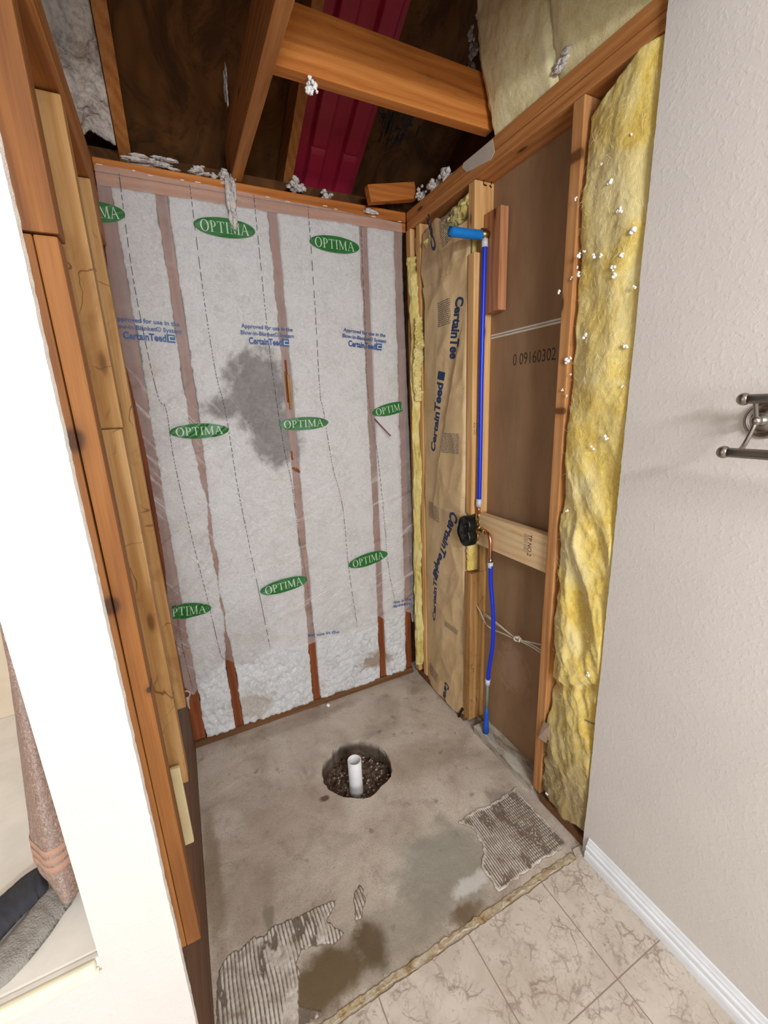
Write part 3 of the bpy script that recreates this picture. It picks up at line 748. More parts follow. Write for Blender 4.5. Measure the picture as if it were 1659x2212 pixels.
# pull the stair-stepped rim onto the outline
for v in bm.verts:
    if v.is_boundary and not in_slit(v.co.x+.006, v.co.z) and not in_slit(v.co.x-.006, v.co.z):
        best = None
        for i in range(len(outline)):
            a = Vector(outline[i-1]); b = Vector(outline[i]); q = Vector((v.co.x, v.co.z)); ab = b-a
            t = max(0, min(1, (q-a).dot(ab)/max(ab.length_squared, 1e-9))); p = a+ab*t; d = (q-p).length
            if best is None or d < best[0]: best = (d, p)
        if best[0] < .012: v.co.x, v.co.z = best[1].x+.0016*noise.noise(Vector((v.co.z*80, v.co.x*80, 1))), best[1].y+.0016*noise.noise(Vector((v.co.x*80, v.co.z*80, 4)))
net = finish('insulation_netting', bm, M_film, None, True, False)
tag(net, 'translucent white insulation netting stapled over the back wall, printed green and blue', 'netting')

# lettering helpers
def text_tris(body, size=1.0, bold=.0):
    cu = bpy.data.curves.new('lettering', 'FONT'); cu.body = body; cu.size = size; cu.offset = bold; cu.resolution_u = 3
    to = bpy.data.objects.new('lettering', cu); me = bpy.data.meshes.new_from_object(to)
    out = ([(v.co.x, v.co.y) for v in me.vertices], [tuple(p.vertices) for p in me.polygons])
    bpy.data.meshes.remove(me); bpy.data.objects.remove(to); bpy.data.curves.remove(cu); return out
def bounds(vs): return min(v[0] for v in vs), max(v[0] for v in vs), min(v[1] for v in vs), max(v[1] for v in vs)
def serif_optima(chars='OPTIMA'):
    """roman capitals as polygons; returns verts, faces, advance"""
    V_, F_ = [], []; x = 0
    def quad(*p):
        b = len(V_); V_.extend(p); F_.append(tuple(range(b, b+len(p))))
    def ring(cx, cy_, ro_, ri_, a0, a1, n_=24):
        for k in range(n_):
            a = a0+(a1-a0)*k/n_; b = a0+(a1-a0)*(k+1)/n_
            quad((cx+ro_[0]*math.cos(a), cy_+ro_[1]*math.sin(a)), (cx+ro_[0]*math.cos(b), cy_+ro_[1]*math.sin(b)), (cx+ri_[0]*math.cos(b), cy_+ri_[1]*math.sin(b)), (cx+ri_[0]*math.cos(a), cy_+ri_[1]*math.sin(a)))
    def stem(x_, w_=.13): quad((x_, .03), (x_+w_, .03), (x_+w_, .97), (x_, .97))
    def ser(x_, w_, y_): quad((x_, y_), (x_+w_, y_), (x_+w_, y_+.045), (x_, y_+.045))
    for c in chars:
        if c == 'O': ring(x+.42, .5, (.42, .52), (.27, .47), 0, 2*PI, 36); x += .95
        if c == 'P': stem(x+.08); ser(x, .29, 0); ser(x, .3, .955); ring(x+.27, .72, (.30, .28), (.17, .235), -PI/2, PI/2); quad((x+.2, .955), (x+.28, .955), (x+.28, 1), (x+.2, 1)); quad((x+.2, .44), (x+.28, .44), (x+.28, .485), (x+.2, .485)); x += .68
        if c == 'T': stem(x+.31); ser(x+.23, .29, 0); ser(x+.02, .71, .945); quad((x+.02, .95), (x+.05, .78), (x+.08, .78), (x+.1, .95)); quad((x+.65, .95), (x+.67, .78), (x+.70, .78), (x+.73, .95)); x += .84
        if c == 'I': stem(x+.08); ser(x, .29, 0); ser(x, .29, .955); x += .40
        if c == 'M':
            quad((x+.1, .03), (x+.14, .03), (x+.16, .97), (x+.11, .97)); ser(x, .24, 0); ser(x, .2, .955)
            quad((x+.10, 1), (x+.24, 1), (x+.54, .12), (x+.46, 0)); quad((x+.46, 0), (x+.54, .1), (x+.86, 1), (x+.80, 1))
            stem(x+.78, .13); ser(x+.70, .29, 0); ser(x+.80, .19, .955); x += 1.08
        if c == 'A':
            quad((x+.06, .03), (x+.11, .03), (x+.44, 1), (x+.38, 1)); quad((x+.64, .03), (x+.79, .03), (x+.46, 1.02), (x+.38, 1))
            quad((x+.2, .36), (x+.58, .36), (x+.56, .405), (x+.22, .405)); ser(x, .2, 0); ser(x+.56, .31, 0); x += .9
    return V_, F_, x
def drape(name, vs, fs, fn, m, parent, maxlen=.012):
    """flat lettering (in metres) laid onto a surface by fn(a, b)"""
    bm = bmesh.new(); q = [bm.verts.new((a, b, 0)) for a, b in vs]
    for f in fs:
        try: bm.faces.new([q[i] for i in f])
        except ValueError: pass
    for _ in range(5):
        es = [e for e in bm.edges if e.calc_length() > maxlen]
        if not es: break
        bmesh.ops.subdivide_edges(bm, edges=es, cuts=1)
        bmesh.ops.triangulate(bm, faces=[f for f in bm.faces if len(f.verts) > 4])
    for v in bm.verts: v.co = Vector(fn(v.co.x, v.co.y))
    return finish(name, bm, m, parent, False, False)
def clip(vs, fs, a=None, b=None):
    """cut lettering to a <= x <= b"""
    bm = bmesh.new(); q = [bm.verts.new((p[0], p[1], 0)) for p in vs]
    for f in fs:
        try: bm.faces.new([q[i] for i in f])
        except ValueError: pass
    for val, nrm in ((a, -1), (b, 1)):
        if val is None: continue
        bmesh.ops.bisect_plane(bm, geom=bm.verts[:]+bm.edges[:]+bm.faces[:], plane_co=(val, 0, 0), plane_no=(nrm, 0, 0), clear_outer=True)
    bm.verts.index_update(); out = [(v.co.x, v.co.y) for v in bm.verts], [tuple(v.index for v in f.verts) for f in bm.faces]; bm.free(); return out
def onnet(c, ang, off):
    ca, sa = math.cos(ang), math.sin(ang)
    def f(a, b):
        x = c[0]+a*ca-b*sa; z = c[1]+a*sa+b*ca; return (x, film_y(x, z)-off, z)
    return f
OV, OF, OA = serif_optima()
def oval(pl, pr, hpx, ca=None, cb=None, lab_=None):
    a, b = Vector(N(*pl)), Vector(N(*pr)); c = (a+b)/2; L = (b-a).length; ang = math.atan2(b.y-a.y, b.x-a.x)
    m_ = ((pl[0]+pr[0])/2, (pl[1]+pr[1])/2); H = (Vector(N(m_[0], m_[1]-hpx/2))-Vector(N(m_[0], m_[1]+hpx/2))).length*.96
    vs = [(0, 0)]+[(L/2*math.cos(2*PI*k/48)*(1.0), H/2*math.sin(2*PI*k/48)) for k in range(48)]; fs = [(0, k+1, (k+1) % 48+1) for k in range(48)]
    lv = [(( p[0]/OA-.5)*L*.80, (p[1]-.5)*H*.56) for p in OV]; lf = OF
    if ca is not None or cb is not None: vs, fs = clip(vs, fs, ca, cb); lv, lf = clip(lv, lf, ca, cb)
    o = drape('printed_logo', vs, fs, onnet(c, ang, .0012), M_green, net, .008); tag(o, lab_ or 'green oval print')
    drape('logo_lettering', lv, lf, onnet(c, ang, .0020), M_greent, o, .008)
oval((418, 484), (551, 501), 44)
oval((668, 521), (776, 536), 38)
oval((366, 934), (494, 928), 33)
oval((602, 918), (709, 912), 29)
oval((804, 893), (884, 874), 27, None, .065)
oval((561, 1277), (662, 1249), 30)
oval((752, 1221), (836, 1195), 28)
oval((342, 1326), (456, 1310), 33, -.052, None)
oval((135, 452), (270, 462), 46, .014, None)
def approved(px, py, wpx, slope, ca=None, cb=None, lines=('Approved for use in the', 'Blow-in-Blanket® System'), mark=True):
    a = Vector(N(px-wpx/2, py-slope*wpx/2)); b = Vector(N(px+wpx/2, py+slope*wpx/2)); L = (b-a).length; ang = math.atan2(b.y-a.y, b.x-a.x); c = (a+b)/2
    grp = None
    rows = [(lines[0], .045, L*.96, .0155), (lines[1], .019, L, .0155)]
    for t, dy, wid, hh in rows:
        if not t.strip(): continue
        v, f = text_tris(t, 1, .02); x0_, x1_, y0_, y1_ = bounds(v)
        v = [((p[0]-x0_)/(x1_-x0_)*wid-wid/2, p[1]*hh*1.45+dy-.006) for p in v]
        if ca is not None or cb is not None: v, f = clip(v, f, ca, cb)
        drape('printed_text', v, f, onnet(c, ang, .0014), M_blueink, net, .02)
    if mark:
        v, f = text_tris('CertainTeed', 1, .03); x0_, x1_, y0_, y1_ = bounds(v); wid = L*.62
        v = [((p[0]-x0_)/(x1_-x0_)*wid-wid/2-.012, p[1]*.036-.022) for p in v]
        bx = wid/2-.010; s = .030; b0_ = len(v)
        v += [(bx, -.024), (bx+s, -.024), (bx+s, .006), (bx, .006), (bx+.008, -.019), (bx+s, -.019), (bx+s, -.016), (bx+.008, -.016), (bx+.008, -.002), (bx+s*.8, -.002), (bx+s*.8, .001), (bx+.008, .001)]
        f += [(b0_, b0_+1, b0_+5, b0_+4), (b0_+7, b0_+6, b0_+9, b0_+8)] if False else [(b0_, b0_+1, b0_+2, b0_+3)]
        if ca is not None or cb is not None: v, f = clip(v, f, ca, cb)
        drape('printed_text', v, f, onnet(c, ang, .0014), M_blueink, net, .02)
        q = [(bx+.007, -.018), (bx+s, -.018), (bx+s, -.0145), (bx+.0105, -.0145), (bx+.0105, -.0035), (bx+s*.85, -.0035), (bx+s*.85, 0), (bx+.007, 0)]
        drape('printed_text', q, [(0, 1, 2, 3), (0, 3, 4, 7), (7, 4, 5, 6)], onnet(c, ang, .0020), M_greent, net, .02)
approved(318, 722, 150, .085, -.115, None)
approved(578, 733, 115, .07)
approved(786, 741, 94, .13)
approved(697, 1374, 66, -.16, None, None, (' ', 'for use in the'), False)
approved(866, 1312, 42, -.13, None, None, ('use in the', 'System'), False)

# stitched seams in the netting, as dashes
seams = [[(257, 375), (291, 620), (339, 848), (359, 885), (376, 993), (411, 1147), (450, 1301), (475, 1406), (485, 1424)], [(410, 400), (440, 640), (465, 800), (488, 896), (515, 1062), (546, 1216), (583, 1398)],
         [(548, 421), (570, 640), (588, 800), (614, 970), (629, 1039), (643, 1147), (662, 1255), (679, 1378)], [(665, 447), (680, 660), (691, 848), (698, 885), (718, 1008), (739, 1093), (752, 1224), (770, 1355)],
         [(780, 490), (788, 680), (795, 848), (814, 970), (828, 1108), (837, 1216), (853, 1313)], [(378, 1301), (395, 1400), (417, 1490)]]
bm = bmesh.new()
for s_ in seams:
    pts = spline([Vector((*N(*p), 0)) for p in s_], 40); acc = 0
    for a, b in zip(pts, pts[1:]):
        acc += (b-a).length
        k = int(acc/.0045)
        if k % 3 == 2: continue
        d = (b-a).normalized()*.0; nrm = Vector((-(b-a).y, (b-a).x, 0)).normalized()*.00105
        q = [(a-nrm), (b-nrm), (b+nrm), (a+nrm)]
        bm.faces.new([bm.verts.new((p.x, film_y(p.x, p.y)-.0013, p.y)) for p in q])
finish('stitched_seam', bm, M_thread, net, False, False)
# staples and scraps along the top plate
for i in range(12):
    px = 215+640*i/11+random.uniform(-22, 22); p = at(px, 352+(px-200)*.188+random.uniform(-3, 5), 'y', -.006)
    bm = bmesh.new(); bm_box(bm, (p.x-.003-.012*random.random(), -.0065, p.z-.0012), (p.x+.003+.012*random.random(), -.004, p.z+.0012), .0008)
    finish('paper_scrap', bm, M_speck, bpy.data.objects['top_plate.001'])
# fresh splinter of the middle stud showing through the slit, loose nail
board('splinter', (N(620, 800)[0]-.004, -.0165, 1.585), (N(620, 800)[0]+.008, .003, 1.735), O2, 'split strip of bright wood showing through the slit in the netting', cat='splinter')
p = Vector((N(809, 905)[0], 0, N(809, 905)[1])); q = Vector((N(836, 940)[0], 0, N(836, 940)[1])); p.y = film_y(p.x, p.z)-.004; q.y = film_y(q.x, q.z)-.030
bm = bmesh.new(); tube_bm(bm, [p, q], .0028, 8); lathe_bm(bm, [(0, 0), (.0065, 0), (.0065, .002), (0, .002)], q, (q-p), 12)
tag(finish('bent_nail', bm, m_plain('rusty_steel', srgb(120, 70, 50), .6, .5), None, True), 'rusty nail sticking out through the netting on the right', 'nail')

# ---------------------------------------------------------------- right wall framing
D = W+.089
def stud_a(name, segs, label):
    bm = bmesh.new()
    for lo, hi in segs: bm_box(bm, lo, hi, .0025)
    return tag(finish(name, bm, P1), label, 'stud')
ya, yb = -.518, -.480
board('wall_stud', (W, ya, 2.212), (D, yb, 2.372), P1, 'pale stud top above the blue stub in the right wall', cat='stud')
stA = stud_a('wall_stud', [((W, ya, 1.106), (D, yb, 2.136)), ((W+.045, ya+.002, 2.13), (D, yb, 2.214)), ], 'pale stud behind the long blue pipe in the right wall')
stL = stud_a('wall_stud', [((W+.0, ya-.004, .040), (D, yb, .826)), ((W+.055, ya, .82), (D, yb, 1.11))], 'orange lower stud below the mixing valve with a notched top')
stL.data.materials[0] = O2
board('blocking', (W+.042, -.612, 1.918), (W+.080, -.520, 2.262), PR, 'short reddish block nailed beside the stud behind the blue pipe', cat='block')
board('blocking', (W+.020, -.941, .972), (W+.058, -.524, 1.113), PW, 'pale horizontal crosspiece between the studs behind the valve', axis=1, cat='block')
board('wall_stud', (W, -.984, .040), (D, -.946, 2.372), PB, 'pale reddish stud on the left edge of the thick yellow insulation', cat='stud')
board('wall_stud', (W+.004, -.118, .040), (D, -.084, 2.372), P1, 'narrow stud in the right rear corner between yellow wool and brown paper', cat='stud')
board('wall_stud', (1.232, -.052, .040), (1.29, -.012, 2.372), P1, 'corner stud touching the right edge of the netting', cat='stud')
board('top_plate', (W, -1.62, 2.374), (D, -.006, 2.411), OY, 'lower top plate running along the right wall', cat='plate')
board('top_plate', (W, -1.62, 2.413), (D, -.006, 2.453), OY, 'upper top plate of the right wall under the attic insulation', cat='plate')
board('bottom_plate', (W, -.944, .001), (D, -.56, .038), GY, 'grey painted bottom plate at the foot of the right wall', cat='plate')
board('bottom_plate', (W+.002, -1.26, .001), (D, -.985, .038), BX, 'dark stained plate under the yellow insulation by the baseboard', cat='plate')
board('bottom_plate', (W+.002, -.478, .001), (D, -.03, .034), BX, 'dark plate under the brown paper faced insulation', cat='plate')
# painted patch on the plate
bm = bmesh.new()
pp = [at(1001, 352, 'x', W-.0014), at(1064, 300, 'x', W-.0014), at(1068, 328, 'x', W-.0014), at(1060, 345, 'x', W-.0014), at(1008, 372, 'x', W-.0014), at(998, 362, 'x', W-.0014)]
bm.faces.new([bm.verts.new(p) for p in pp]); r_ = bmesh.ops.extrude_face_region(bm, geom=bm.faces[:]); 
for v in [g for g in r_['geom'] if isinstance(g, bmesh.types.BMVert)]: v.co.x += .002
tag(finish('paint_patch', bm, m_plain('chalky_paint', srgb(206, 194, 180), .9), bpy.data.objects['top_plate.003']), 'chalky white patch')
# far side drywall, seen from behind, in two sheets with a pale joint
zj = 1.836
sbox('wall_right', (D, -1.30, .0), (D+.0127, .02, zj-.006), M_board)
sbox('wall_right', (D, -1.30, zj+.006), (D+.0127, .02, 2.44), M_board)
jn = bmesh.new(); bm_box(jn, (D-.0012, -.945, zj-.008), (D+.004, -.52, zj-.002)); bm_box(jn, (D-.0012, -.945, zj+.002), (D+.004, -.52, zj+.008)); bm_box(jn, (D+.006, -1.3, zj-.006), (D+.0127, 0, zj+.006))
tag(finish('trim_1', jn, m_plain('joint_paper', srgb(226, 216, 200), .8)), kind='structure')
# stamped number
v, f = text_tris('0 09160302', 1, -.008); x0_, x1_, y0_, y1_ = bounds(v)
pa = at(1108, 790, 'x', D-.0006); pb = at(1200, 775, 'x', D-.0006)
L_ = pa.y-pb.y; zz0 = pa.z; 
def stamp(a, b): return (D-.0006, pa.y-a, zz0+b)
numb = drape('stamped_number', [((p[0]-x0_)/(x1_-x0_)*L_, p[1]*.060) for p in v], f, stamp, M_ink, bpy.data.objects['wall_right.001'], .05)
# lumber stamps
def stamp_on(name, body, x, yc, zc, h, wd, parent, m, rot=-1):
    v, f = text_tris(body, 1, 0); a0, a1, b0_, b1_ = bounds(v)
    drape(name, [((p[0]-a0)/(a1-a0)*wd, (p[1]-b0_)/(b1_-b0_)*h) for p in v], f, lambda a, b: (x, yc-b, zc-a) if rot < 0 else (x, yc+b, zc+a), m, parent, .05)
blk = bpy.data.objects['blocking.001']
stamp_on('lumber_stamp', 'TP NO.2', W+.0190, -.838, 1.098, .020, .085, blk, M_ink)
for k in range(4): stamp_on('lumber_stamp', 'SPF 0341 S-DRY', W+.0190, -.818-.005*k, 1.095, .0035, .07, blk, M_greyink)
for k in range(3):
    v, f = text_tris(('KD HT', 'STUD', '0627')[k], 1, 0); a0, a1, b0_, b1_ = bounds(v)
    drape('lumber_stamp', [((p[0]-a0)/(a1-a0)*.05, (p[1]-b0_)/(b1_-b0_)*.008) for p in v], f, lambda a, b, k=k: (W+.008+k*.013+b, ya-.0008, 1.50-a), M_ink, stA, .05)

# kraft-faced batt in the right rear bay
def kr_y(z, u):
    left = -.100-.05*smooth(2.2, 2.0, z)+.03*smooth(2.05, 1.6, z)
    if z > 2.1: left = -.055-.095*smooth(2.33, 2.05, z)
    left += .004*noise.noise(Vector((z*9, 0, 0)))
    right = -.4795+.010*max(0, noise.noise(Vector((z*5, 4, 0))))
    return left+(right-left)*u
def kr_x(y, z):
    u = (y+.12)/(-.36)
    x = W+.012-.018*math.sin(max(0, min(1, u))*PI)
    # deep lengthwise folds and crumples
    yy = y+.03*noise.noise(Vector((z*2.2, 1, 0)))
    cr_ = smooth(1.75, 2.0, z)*.7+.30+smooth(1.25, 1.1, z)*smooth(1.02, 1.15, z)
    x -= .014*cr_*(ridged(yy*4+.5*z, z*2.4, 3, 2)-.7)
    x -= .008*(ridged(y*6+2.2*z, z*3.4-2*y, 9, 2)-.8)*smooth(.1, .6, u)
    # flap folded over, long diagonal crease
    ed = (y+.33)+.13*(z-1.45)/.5
    x -= .014*smooth(.004, -.004, ed)*smooth(1.02, 1.12, z)*smooth(1.95, 1.7, z)*(1 if z > 1.0 else 0)
    x -= .010*smooth(1.105, 1.095, z)*smooth(.45, .7, u)*smooth(.6, 1.0, z)
    return x
def kP(u, v):
    zt = 2.372-.075*smooth(.5, .75, u)+.004*math.sin(u*14); z = .016+.015*fb(u*6, 0, 0)+(zt-.06)*v*1.0
    y = kr_y(z, u); e = smooth(0, .04, min(u, 1-u))
    return (kr_x(y, z)*e+(W+.012)*(1-e), y, z)
kb = thing('insulation_batt', (W+.04, -.29, .036), 'brown paper-faced insulation batt in the right rear stud bay', 'insulation batt')
bm = sheet_bm(90, 520, kP, None); kraft = finish('paper_facing', bm, M_kraft, kb, True, False); kraft.modifiers.new('s', 'SOLIDIFY').thickness = -.0012
bm = sheet_bm(24, 120, lambda u, v: (W+.030+.01*fb(u*5, v*30, 0), -.122-.356*u, .045+2.3*v), lambda u, v: (D-.002, -.122-.356*u, .045+2.3*v)); finish('wool_core', bm, M_wool2, kb, True)
def onk(yc, zc, ang, off=.0016):
    ca, sa = math.cos(ang), math.sin(ang)
    def f(a, b):                       # a along the text, b up; -y points right when seen from the shower
        r_, u_ = a*ca-b*sa, a*sa+b*ca
        y = yc-r_; z = zc+u_; return (kr_x(y, z)-off, y, z)
    return f
def ktext(body, p0, p1, h, m=M_navy, box=True, name='printed_text'):
    """lettering from pixel p0 (start) to p1 (end) on the paper"""
    a = at(*p0, 'x', W-.018); b = at(*p1, 'x', W-.018); dy, dz = -(b.y-a.y), b.z-a.z; L = math.hypot(dy, dz); ang = math.atan2(dz, dy)
    v, f = text_tris(body, 1, .042); x0_, x1_, y0_, y1_ = bounds(v)
    v = [((p[0]-x0_)/(x1_-x0_)*L*(.86 if box else 1), p[1]*h*1.4-h*.5) for p in v]; f = list(f)
    if box:
        k = len(v); s = L*.095; v += [(L*.89, -h*.55), (L*.89+s, -h*.55), (L*.89+s, h*.55), (L*.89, h*.55)]; f.append((k, k+1, k+2, k+3))
    drape(name, v, f, onk(a.y, a.z, ang), m, kraft, .006)
ktext('Cert', (938, 540), (916, 468), .036, box=False)
ktext('CertainTee', (985, 640), (972, 776), .050, box=False)
ktext('CertainTeed', (929, 975), (950, 800), .044)
ktext('CertainTeed', (984, 1108), (934, 1250), .048)
ktext('CertainTeed', (930, 1342), (937, 1216), .034, box=False)
ktext('Certai', (962, 1478), (957, 1512), .040, box=False)
def lines(px0, py0, px1, py1, nl, ang=0.0):
    a = at(px0, py0, 'x', W-.018); b = at(px1, py1, 'x', W-.018); wd = abs(a.y-b.y); hh = abs(a.z-b.z); v = []; f = []; rr_ = random.Random(px0)
    for k in range(nl):
        y_ = -hh*k/nl; x = 0
        while x < wd:
            l_ = rr_.uniform(.008, .03); l_ = min(l_, wd-x); q = len(v); v += [(x, y_), (x+l_, y_), (x+l_, y_-hh/nl*.5), (x, y_-hh/nl*.5)]; f.append((q, q+1, q+2, q+3)); x += l_+.003
    drape('printed_lines', v, f, onk(a.y, a.z, ang), M_greyink, kraft, .008)
lines(946, 478, 972, 528, 14, .25); lines(940, 655, 968, 700, 13); lines(954, 935, 989, 983, 14); lines(921, 1083, 947, 1128, 15, -.1); lines(958, 1342, 980, 1372, 9, -.2); lines(921, 1432, 942, 1475, 10, -.2)

# ragged yellow wool in the corner and over the brown batt
def strip(name, path, wf, label, mat, seed, y_amp=.01, n_=200):
    """path of centre points; wf(t) half width along (x-y diagonal)"""
    pts = spline(path, n_//(len(path)-1)); nn_ = len(pts)-1
    def P(u, v):
        p = pts[int(round(v*nn_))]; s = (u-.5)*2; wd = wf(v)*max(.25, 1+.75*fb(v*16, seed, 0)+.45*noise.noise(Vector((v*60, s*2, seed))))
        prof_ = math.cos(s*PI/2)
        return (p.x-.022*prof_+.006*noise.noise(Vector((v*45, s*4, seed)))+.5*y_amp*fb(s*3, v*30, seed)-.35*s*wd*0, p.y-s*wd+.010*noise.noise(Vector((v*14, 3, seed)))+.004*fb(v*40, s*3, seed), p.z)
    bm = sheet_bm(18, nn_, P, lambda u, v: (pts[int(round(v*nn_))].x+.02, P(u, v)[1], P(u, v)[2]))
    return tag(finish(name, bm, mat, None, True), label, 'insulation')
strip('wool_strip', [(1.232, -.055, .09), (1.238, -.05, .6), (1.236, -.062, 1.1), (1.236, -.068, 1.6), (1.236, -.072, 2.0), (1.238, -.05, 2.25)], lambda t: .026-.008*smooth(.45, .7, t)+.010*smooth(.72, .85, t), 'ragged yellow fibreglass strip hanging in the right rear corner', M_wool2, 2.2)
strip('wool_strip', [(1.236, -.10, 1.60), (1.230, -.095, 1.75), (1.234, -.118, 1.88), (1.236, -.11, 1.98)], lambda t: .016*math.sin(min(1, t+.1)*PI*.9)+.006, 'torn yellow tuft curling over the corner stud halfway up', M_wool2, 5.2)
def topw(u, v):
    y = -.17-.31*u; z = 2.235+.055*u+.07*v+.01*fb(u*9, v*4, 0)
    return (W+.02-.025*math.sin(v*PI)+.012*fb(u*14, v*6, 3), y, z)
bm = sheet_bm(60, 20, topw, lambda u, v: (W+.07, topw(u, v)[1], topw(u, v)[2]))
tag(finish('wool_strip', bm, M_wool2, None, True), 'yellow fibreglass bulging above the brown paper under the right top plate', 'insulation')
def gapw(u, v):
    y = -.484-.022*u; z = .835+.150*v; return (W+.012-.012*math.sin(u*PI)+.008*fb(u*6, v*12, 3), y, z)
bm = sheet_bm(12, 40, gapw, lambda u, v: (W+.05, gapw(u, v)[1], gapw(u, v)[2]))
tag(finish('wool_strip', bm, M_wool, None, True), 'small yellow wool plug in the notch just below the black valve cover', 'insulation')

# thick yellow batt between the stud and the painted wall
def bP(u, v):
    z = .075+2.29*v; ztop = 2.365
    y0 = -.985; y1 = -1.28
    y = y0+(y1-y0)*u
    if v > .97: y = y
    sag = .010*math.sin(z*7)+.012*fb(z*3, 3, 0)
    b = .020*math.sin(min(1, max(0, u*1.15))*PI)
    # rolls and creases of the wool
    rolls = .022*(ridged(z*2.6+1.5*u, u*1.2, 4, 2)-.8)*smooth(1.75, 1.1, z) + .012*fb(z*4, u*3, 2, 2)+.006*(ridged(z*9+u*3, u*5, 8, 2)-.8)*smooth(1.6, 1.0, z)
    wv = .0022*fb(z*30, u*12, 7)+.0010*fb(z*90, u*40, 1)
    x = W+.010-b-rolls-wv
    e = smooth(0, .05, u); x = x*e+(W+.030)*(1-e)
    if u > .70: x = max(x, W+.004)+(u-.70)*.05
    dz = 0
    if v > .9: dz = -.10*(v-.9)*10*max(0, .55-u)-.0
    jl = .010*noise.noise(Vector((z*14, 0, 2)))*(1-u)
    if z < .25: jl += .015*noise.noise(Vector((z*40, 5, 2)))*(1-u)+.012*(1-u)*smooth(.2, .1, z)
    crease = math.exp(-((z-.60-.18*(u-.3))/.018)**2)*.018
    return (x+crease, y+jl, z+dz+.012*fb(u*9, 3, 1)*smooth(.3, .1, z))
bm = sheet_bm(80, 560, bP, lambda u, v: (D-.003, bP(u, v)[1], bP(u, v)[2]))
batt = tag(finish('insulation_batt', bm, M_wool, None, True), 'thick yellow fibreglass batt between the right stud and the painted wall', 'insulation batt')
# loose wool fibres sticking out of it
bm = bmesh.new(); rf = random.Random(5)
for k in range(1400):
    u, v = rf.uniform(.02, .72), rf.uniform(.01, .97); p = Vector(bP(u, v)); a = rf.uniform(0, 2*PI); l_ = rf.uniform(.008, .028)
    d = Vector((-.25*rf.random(), math.cos(a), math.sin(a)*1.3)).normalized()*l_; q = p+d*.5+Vector((-.003*rf.random()-.001, 0, 0)); e = p+d
    e.x = min(e.x, q.x+.003)
    tube_bm(bm, spline([p, q, e], 3), .00022, 3, False)
fibm = m_plain('pale_fibres', srgb(246, 236, 180), .8)
tag(finish('loose_fibres', bm, fibm, batt, False, False), None, None, None, 'stuff')
board('rod_support', (W-.004, -1.195, .522), (W-.001, -1.125, .526), M_nickel, 'thin wire support pressed across the yellow insulation', cat='wire', bev=.0004, wob=0)
bpy.data.objects['rod_support'].rotation_euler = (-.22, 0, 0)
# paper scrap on the stud near the floor
bm = bmesh.new(); q = [at(*p, 'x', W-.006) for p in ((1175, 1558), (1190, 1565), (1188, 1590), (1180, 1605), (1165, 1592))]
q[1].x -= .006; q[4].x -= .004
bm.faces.new([bm.verts.new(p) for p in q]); o = finish('torn_paper', bm, M_paperflap); o.modifiers.new('s', 'SOLIDIFY').thickness = .0015
tag(o, 'curled scrap of pinkish paper stuck low on the stud beside the yellow batt', 'paper scrap')

# ---------------------------------------------------------------- plumbing in the right wall
PX = W-.014
pl = thing('shower_riser', (1.232, -.545, .92), 'long blue riser pipe from the brass valve up to the shower stub', 'pipe')
def pt3(px, py, x=1.232): return at(px, py, 'x', x)
def pxl(px, py, y=-.545): return at(px, py, 'y', y)
up_pts = [pxl(1035, 1080), pxl(1037, 980), pxl(1040, 800), pxl(1044, 640), pxl(1047, 528)]
bm = bmesh.new(); tube_bm(bm, spline(up_pts, 8), .0094, 20); finish('blue_tube', bm, M_blue, pl, True)
for a, b in (((1047, 534), (1047, 516)), ((1034, 1094), (1035, 1078))):
    bm = bmesh.new(); tube_bm(bm, [pxl(*a), pxl(*b)], .0118, 20); finish('collar', bm, M_collar, pl, True)
e0 = pxl(1047, 512)
bm = bmesh.new(); tube_bm(bm, [e0+Vector((0, 0, -.01)), e0+Vector((0, 0, .012))], .011, 16); tube_bm(bm, [e0+Vector((-.018, 0, .008)), e0+Vector((.022, .0, .008))], .015, 8)
bm_box(bm, e0+Vector((-.012, .0, -.012)), e0+Vector((.035, .010, .03)), .002); finish('brass_elbow', bm, m_plain('dull_brass', (.30, .21, .09), .4, 1), pl, True)
bm = bmesh.new(); s0, s1 = pxl(972, 500), pxl(1038, 508)
tube_bm(bm, [s0+(s1-s0)*t for t in (0, .004, .3, .6, 1)], lambda t: .0165, 24, False)
tube_bm(bm, [s0, s1], .0135, 24, True); o = finish('stub_sleeve', bm, M_stub, pl, True); tag(o, 'bright blue capped stub pointing into the shower')
vl = thing('mixing_valve', (1.232, -.545, .98), 'brass shower mixing valve with black plastic cover on the right wall', 'valve')
cpos = pxl(1035, 1142); 
bm = bmesh.new(); lathe_bm(bm, [(0, -.026), (.010, -.026), (.013, -.018), (.021, -.014), (.023, 0), (.021, .014), (.013, .018), (.010, .026), (0, .026)], cpos, (0, 0, 1), 20)
tube_bm(bm, [cpos+Vector((-.05, 0, -.002)), cpos+Vector((0, 0, 0))], .017, 18); finish('valve_body', bm, M_brass, vl, True)
bm = bmesh.new(); tube_bm(bm, [pxl(1035, 1128), pxl(1034, 1112), pxl(1034, 1110)], .0085, 14); tube_bm(bm, [pxl(1034, 1112), pxl(1034, 1098)], .0065, 14); finish('inlet_fitting', bm, M_brass, vl, True)
bm = bmesh.new(); tube_bm(bm, [pxl(1034, 1110), pxl(1034, 1093)], .0072, 14); finish('copper_sleeve', bm, M_copper, vl, True)
bm = bmesh.new(); tube_bm(bm, [pxl(1032, 1150), pxl(1032, 1167)], .0062, 12); finish('outlet_plug', bm, M_brass, vl, True)
